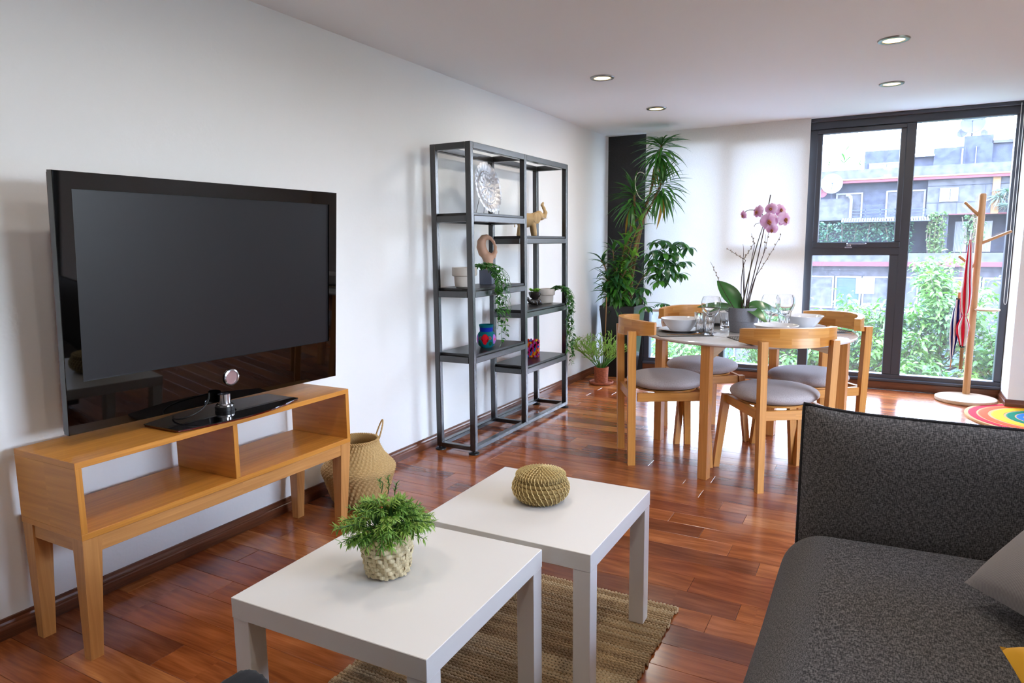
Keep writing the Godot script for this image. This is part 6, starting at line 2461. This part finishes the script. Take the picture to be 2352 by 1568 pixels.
func make_outside() -> void:
	var Z := -24.0
	var gy := -9.0
	var mb := MB.new()
	mb.box(q3(2, gy - 0.25, -45), q3(140, 0.5, 75))
	var g := room_part(mb, "ground", M.ground, "street level ground between the buildings", "ground")
	# ---- apartment block across the street
	var t := thing("apartment_block", "pale grey concrete apartment block with red string courses across the street", "building", q3(3, gy, Z - 4))
	bx(t, "wall", M.b_pale, -14, 16, gy, 0.54, Z - 7, Z + 0.12)
	bx(t, "wall", M.b_grey, -14, 3.53, 1.95, 3.12, Z - 7, Z - 0.25)
	bx(t, "recess_wall", M.b_grey, -14, 3.53, 0.93, 1.95, Z - 7, Z - 1.6)
	bx(t, "recess_floor", M.b_light, -14, 16, 0.85, 0.93, Z - 1.8, Z)
	bx(t, "wall", M.b_light, 3.53, 16, 2.04, 3.12, Z - 7, Z)
	bx(t, "recess_wall", M.b_grey, 3.53, 16, 0.93, 2.04, Z - 7, Z - 1.7)
	bx(t, "parapet", M.b_light, -14, 16, 3.15, 3.47, Z - 0.6, Z + 0.16)
	bx(t, "roof_slab", M.b_grey, -14, 16, 3.10, 3.2, Z - 7, Z)
	bx(t, "string_course", M.b_red, -14, 16, 3.07, 3.15, Z - 0.3, Z + 0.2)
	bx(t, "cornice_line", M.b_orange, -14, 16, 3.15, 3.19, Z - 0.2, Z + 0.22)
	bx(t, "balcony_slab", M.b_light, -14, 16, 0.66, 0.93, Z - 1.2, Z + 0.5)
	bx(t, "string_course", M.b_red, -14, 16, 0.54, 0.67, Z - 0.3, Z + 0.56)
	bx(t, "lintel_band", M.b_pale, -14, 16, 0.40, 0.54, Z - 0.3, Z + 0.16)
	bx(t, "corner_pier", M.b_orange, 5.11, 5.29, 2.04, 3.2, Z - 0.1, Z + 0.08)
	bx(t, "panel_joint", M.b_grey, 3.53, 16, 2.395, 2.405, Z - 0.02, Z + 0.012)
	bx(t, "panel_joint", M.b_grey, 3.53, 16, 2.885, 2.90, Z - 0.02, Z + 0.03)
	bx(t, "panel_joint", M.b_grey, 4.95, 4.96, 2.04, 2.885, Z - 0.02, Z + 0.012)
	bx(t, "panel_joint", M.b_grey, 3.80, 3.81, 2.04, 2.4, Z - 0.02, Z + 0.012)
	bx(t, "panel_joint", M.b_grey, 4.28, 4.29, 2.04, 2.4, Z - 0.02, Z + 0.012)
	bx(t, "edge_strip", M.b_red, 4.1, 16, 2.035, 2.065, Z - 0.1, Z + 0.06)
	# low terrace wall at the left
	bx(t, "terrace_wall", M.b_light, -14, 1.5, 1.95, 2.62, Z - 0.6, Z - 0.35 + 0.45)
	# windows
	far_window(t, 3.84, 4.30, 2.42, 2.82, Z, 2)
	far_window(t, 1.06, 1.82, 1.98, 2.80, Z - 0.25, 2, 0.05, M.b_light)
	far_window(t, 2.45, 3.50, 1.98, 2.82, Z - 0.25, 2, 0.05, M.b_light)
	far_window(t, -1.6, -0.4, 1.98, 2.80, Z - 0.25, 2, 0.05, M.b_light)
	for k in 10:
		var x := -1.9 + 0.585 * 1.32 * k
		far_window(t, x, x + 0.74, -0.80, 0.22, Z + 0.12, 1, 0.05, M.b_light if k % 3 != 1 else M.b_glass)
	# roller shade half down in one window
	bx(t, "window_shade", M.b_white, 1.78, 2.30, -0.33, 0.17, Z + 0.12, Z + 0.16)
	for row in 3:
		for k in 9:
			far_window(t, -8 + 2.4 * k, -6.6 + 2.4 * k, -3.3 - 2.6 * row, -1.9 - 2.6 * row, Z + 0.12, 2)
	# railing on the upper balcony
	bx(t, "railing", M.b_rail, 1.52, 3.52, 2.225, 2.25, Z + 0.2, Z + 0.23)
	bx(t, "railing", M.b_rail, 1.52, 3.52, 2.14, 2.155, Z + 0.2, Z + 0.23)
	bx(t, "railing", M.b_rail, 1.52, 3.52, 2.045, 2.06, Z + 0.2, Z + 0.23)
	for k in 6: bx(t, "railing_post", M.b_rail, 1.52 + 0.395 * k, 1.545 + 0.395 * k, 1.98, 2.25, Z + 0.2, Z + 0.23)
	# corrugated awning under it
	for k in 34:
		mb = MB.new()
		var x := 1.32 + 0.068 * k
		mb.box(q3(x, 1.945, Z + 0.42), q3(0.05, 0.03, 0.62), 0.0, Basis(Vector3.RIGHT, 0.17))
		part(mb, "awning_rib", M.b_white, t, true)
	bx(t, "awning_edge", M.b_rail, 1.3, 3.62, 1.86, 1.89, Z + 0.66, Z + 0.72)
	# vent pipe
	mb = MB.new()
	mb.tube([q3(1.36, 2.70, Z + 0.2), q3(1.44, 2.70, Z + 0.2), q3(1.50, 2.66, Z + 0.2), q3(1.515, 2.55, Z + 0.2), q3(1.515, 2.0, Z + 0.2)], [0.042], 10)
	part(mb, "vent_pipe", M.b_white, t, true)
	# recessed balcony with curtains at the right
	for k in 9:
		mb = MB.new()
		mb.tube([q3(4.34 + 0.033 * k, 1.85, Z - 0.55), q3(4.34 + 0.036 * k, 0.95, Z - 0.55)], [0.022], 7)
		part(mb, "curtain_fold", M.b_white, t, true)
	for k in 8:
		mb = MB.new()
		mb.tube([q3(5.0 + 0.033 * k, 1.85, Z - 0.55), q3(4.98 + 0.036 * k, 0.95, Z - 0.55)], [0.022], 7)
		part(mb, "curtain_fold", M.b_white, t, true)
	bx(t, "post", M.b_pale, 3.9, 4.12, 0.93, 2.04, Z - 0.8, Z - 0.1)
	# roof houses
	bx(t, "roof_house", M.b_grey, 1.78, 2.95, 3.2, 4.13, Z - 4.5, Z - 1.0)
	far_window(t, 1.92, 2.85, 3.46, 3.74, Z - 1.0, 2)
	bx(t, "roof_house", M.b_grey, 3.0, 3.66, 3.2, 3.83, Z - 4, Z - 0.9)
	bx(t, "roof_eave", M.b_white, 2.95, 3.68, 3.83, 3.88, Z - 4, Z - 0.7)
	bx(t, "roof_house", M.b_grey, 3.66, 4.47, 3.2, 4.06, Z - 4.5, Z - 0.8)
	bx(t, "roof_house", M.b_grey, 4.42, 5.14, 3.2, 4.37, Z - 4.6, Z - 0.9)
	bx(t, "roof_house", M.b_grey, 5.14, 9.0, 3.2, 4.17, Z - 4.6, Z - 1.0)
	bx(t, "roof_eave", M.b_pale, 5.12, 9.0, 4.12, 4.2, Z - 4.6, Z - 0.9)
	bx(t, "downpipe", M.b_white, 4.36, 4.40, 3.48, 4.0, Z - 0.8, Z - 0.72)
	bx(t, "downpipe", M.b_white, 4.72, 4.74, 3.48, 4.05, Z - 0.9, Z - 0.85)
	# ---- dishes
	dish("dish_antenna", "round white dish antenna on the low terrace wall of the apartment block", q3(0.955, 3.055, Z + 0.42), 0.305, q3(0.12, 0.12, 1), M.b_white, 2.62)
	dish("dish_antenna", "small red dish antenna beside the white one on the terrace wall", q3(0.72, 2.78, Z + 0.40), 0.135, q3(-0.3, 0.25, 1), M.b_red, 2.62)
	dish("dish_antenna", "largest white dish antenna on top of the roof house", q3(4.66, 4.80, Z - 1.6), 0.33, q3(-0.15, 0.35, 1), M.b_light, 4.37)
	dish("dish_antenna", "pale dish antenna half hidden by the largest one on the roof house", q3(4.44, 4.60, Z - 1.9), 0.16, q3(-0.6, 0.5, 1), M.b_pale, 4.37)
	dish("dish_antenna", "small pale dish antenna at the right edge of the roof house", q3(4.95, 4.50, Z - 1.5), 0.105, q3(0.5, 0.3, 1), M.b_light, 4.37)
	# ---- pots on the parapet
	var r := RandomNumberGenerator.new()
	r.seed = 9
	var yl := leaf_mesh(0.22, 0.035, M.leaf_dark, 0.3, 0.2, 5)
	for p in [[1.24, 3.47, 2.2, "dark spiky roof plant on the parapet above the white dish"], [0.80, 3.47, 1.3, "low roof plant on the parapet near the window's left frame"], [1.68, 3.47, 1.1, "low roof plant on the parapet against the roof house"]]:
		t = thing("roof_plant", p[3], "plant", q3(p[0], p[1], Z - 0.3))
		mb = MB.new()
		mb.tube([Vector3.ZERO, q3(0.01, 0.2 * p[2], 0)], [0.015], 6)
		part(mb, "stem", M.tree_bark, t)
		for k in 18:
			var a := k * 2.4
			inst(yl, "leaf", t, aim(q3(0, (0.08 + 0.012 * k) * p[2], 0), q3(cos(a), r.randf_range(0.1, 1.6), sin(a)), 0.0, r.randf_range(0.5, 0.9) * p[2]))
	# ---- climbing plants on the balconies
	climber("balcony_creeper", "blue-green creeper filling the balcony under the awning", q3(1.9, 0.93, Z + 0.25), q3(2.6, 0.95, 0.35), 1500, [Color(0.04, 0.10, 0.07), Color(0.09, 0.18, 0.12)], 61)
	climber("balcony_creeper", "yellow-green creeper climbing the post beside the recessed balcony", q3(3.82, 0.7, Z + 0.25), q3(0.42, 1.42, 0.3), 700, [Color(0.08, 0.14, 0.05), Color(0.17, 0.23, 0.08)], 62)
	climber("balcony_creeper", "thin creeper in front of the curtains of the recessed balcony", q3(4.72, 1.2, Z + 0.2), q3(0.5, 0.8, 0.3), 260, [Color(0.07, 0.14, 0.06), Color(0.13, 0.2, 0.09)], 63)
	climber("balcony_palm", "spiky grey-green palm by the orange pier", q3(5.38, 2.15, Z + 0.2), q3(0.55, 0.55, 0.3), 160, [Color(0.10, 0.15, 0.13), Color(0.17, 0.21, 0.18)], 64)
	# ---- leafy trees right outside the window
	var spots := [[3.3, 1.5, -11.6, 1.0, "light green tree with the highest crown outside the tall pane"], [2.35, 0.8, -11.0, 1.1, "light green tree outside the pane under the opening sash"], [1.2, 0.75, -11.4, 1.2, "light green tree outside behind the blind's right edge"], [4.3, 1.0, -11.0, 1.0, "light green tree outside beside the pier"], [-0.2, 0.35, -11.0, 1.3, "light green tree outside behind the middle of the blind"], [-1.6, 0.3, -11.2, 1.3, "light green tree outside beyond the black strip of wall"], [3.0, -0.15, -9.9, 1.1, "low light green tree close to the tall pane"], [1.7, -0.25, -9.9, 1.1, "low light green tree close to the window under the blind"], [0.3, -0.25, -9.9, 1.1, "low light green tree close to the corner of the window"]]
	for s in spots:
		tree(q3(s[0], gy, s[2]), s[1], s[3], s[4], r)

func climber(called: String, label: String, base: Vector3, size: Vector3, n: int, cols: Array, sd: int) -> void:
	var t := thing(called, label, "plant", base)
	var r := RandomNumberGenerator.new()
	r.seed = sd
	var mb := MB.new()
	for k in 6:
		var x := (k / 5.0 - 0.5) * size.x * 0.8
		mb.tube([q3(x, 0, 0), q3(x + r.randf_range(-0.1, 0.1), size.y * 0.5, 0.02), q3(x + r.randf_range(-0.1, 0.1), size.y * 0.95, 0)], [0.012], 5)
	part(mb, "stems", M.tree_bark, t)
	var lm := leaf_mesh(0.10, 0.05, M.tree_leaf, 0.3, 0.15, 3) if called != "balcony_palm" else leaf_mesh(0.34, 0.03, M.tree_leaf, 0.4, 0.15, 5)
	var xs := []
	var cs := []
	for k in n:
		var p := q3(r.randf_range(-0.5, 0.5) * size.x, size.y * r.randf(), r.randf_range(-0.5, 0.5) * size.z)
		var a := r.randf() * TAU
		if called == "balcony_palm":
			var hub := k % 3
			p = q3([-0.12, 0.16, 0.05][hub], [0.35, 0.12, 0.5][hub] * size.y / 0.55, 0)
		xs.append(aim(p, q3(cos(a), r.randf_range(-0.7, 0.7), sin(a)), r.randf(), r.randf_range(0.6, 1.3)))
		cs.append(cols[0].lerp(cols[1], r.randf()))
	var o := many(lm, xs, cs, "foliage", t)

func many(me: Mesh, xs: Array, cs: Array, called: String, parent: Node) -> MultiMeshInstance3D:
	var mm := MultiMesh.new()
	mm.transform_format = MultiMesh.TRANSFORM_3D
	mm.use_colors = true
	mm.mesh = me
	mm.instance_count = xs.size()
	for i in xs.size():
		mm.set_instance_transform(i, xs[i])
		mm.set_instance_color(i, cs[i])
	var o := MultiMeshInstance3D.new()
	o.multimesh = mm
	put(o, called, parent)
	o.set_meta("kind", "stuff")
	return o

func tree(foot: Vector3, top: float, spread: float, label: String, r: RandomNumberGenerator) -> void:
	var t := thing("tree", label, "tree", foot, 0.0, "trees outside the window")
	var H2 := top - foot.y
	var mb := MB.new()
	mb.tube([Vector3.ZERO, q3(0.05, H2 * 0.35, 0.04), q3(-0.05, H2 * 0.62, 0.0), q3(0, H2 * 0.9, 0)], [0.11, 0.09, 0.06, 0.02], 8)
	part(mb, "trunk", M.tree_bark, t)
	var lm := leaf_mesh(0.118, 0.046, M.tree_leaf, 0.55, 0.18, 4)
	var xs := []
	var cs := []
	mb = MB.new()
	for k in 100:
		var f := r.randf()
		var a := r.randf() * TAU
		var y0 := H2 * lerpf(0.72, 0.94, f)
		var R := spread * lerpf(1.0, 0.35, f * f) * sqrt(r.randf())
		var p0 := q3(0, y0 - 0.35, 0)
		var p2 := q3(cos(a) * R, y0 + r.randf_range(0.05, 0.55) * (1.0 - 0.3 * f), sin(a) * R)
		if p2.y > H2: p2.y = H2 - r.randf() * 0.12
		var path := bez(p0, q3(p2.x * 0.7, p0.y + 0.05, p2.z * 0.7), p2, 7)
		mb.tube(path, [0.014, 0.013, 0.011, 0.010, 0.008, 0.006, 0.005, 0.003], 5, false)
		var fresh := r.randf()
		for j in 74:
			var u := pow(r.randf(), 0.75) * 4.2 + 2.8
			var q: Vector3 = path[int(u)].lerp(path[mini(7, int(u) + 1)], u - int(u)) if u < 7.0 else path[7]
			# side twig offset, leaves bunch at the ends
			var b := r.randf() * TAU
			q += q3(cos(b), r.randf_range(-0.5, 0.8), sin(b)) * 0.13 * r.randf()
			var d := q3(cos(b), r.randf_range(-0.35, 0.85), sin(b))
			xs.append(aim(q, d, r.randf_range(-0.6, 0.6), r.randf_range(0.6, 1.15)))
			var g := clampf(fresh * 0.5 + r.randf() * 0.6 - 0.05, 0, 1)
			cs.append(Color(0.045, 0.12, 0.03).lerp(Color(0.20, 0.32, 0.065), g))
	part(mb, "branches", M.tree_bark, t)
	many(lm, xs, cs, "foliage", t)

# ------------------------------------------------------------------ everything
func _ready() -> void:
	rng.seed = 1
	make_view()
	make_materials()
	make_room()
	make_lamps()
	make_sofa()
	make_rug()
	make_coffee_tables()
	make_tv_stand()
	make_tv()
	make_shelf()
	make_dining_table()
	make_chairs()
	make_armchair()
	make_pillows()
	make_shelf_things()
	make_baskets()
	make_table_things()
	make_corner_plants()
	make_coat_stand()
	make_rainbow_mat()
	make_outlets()
	make_outside()
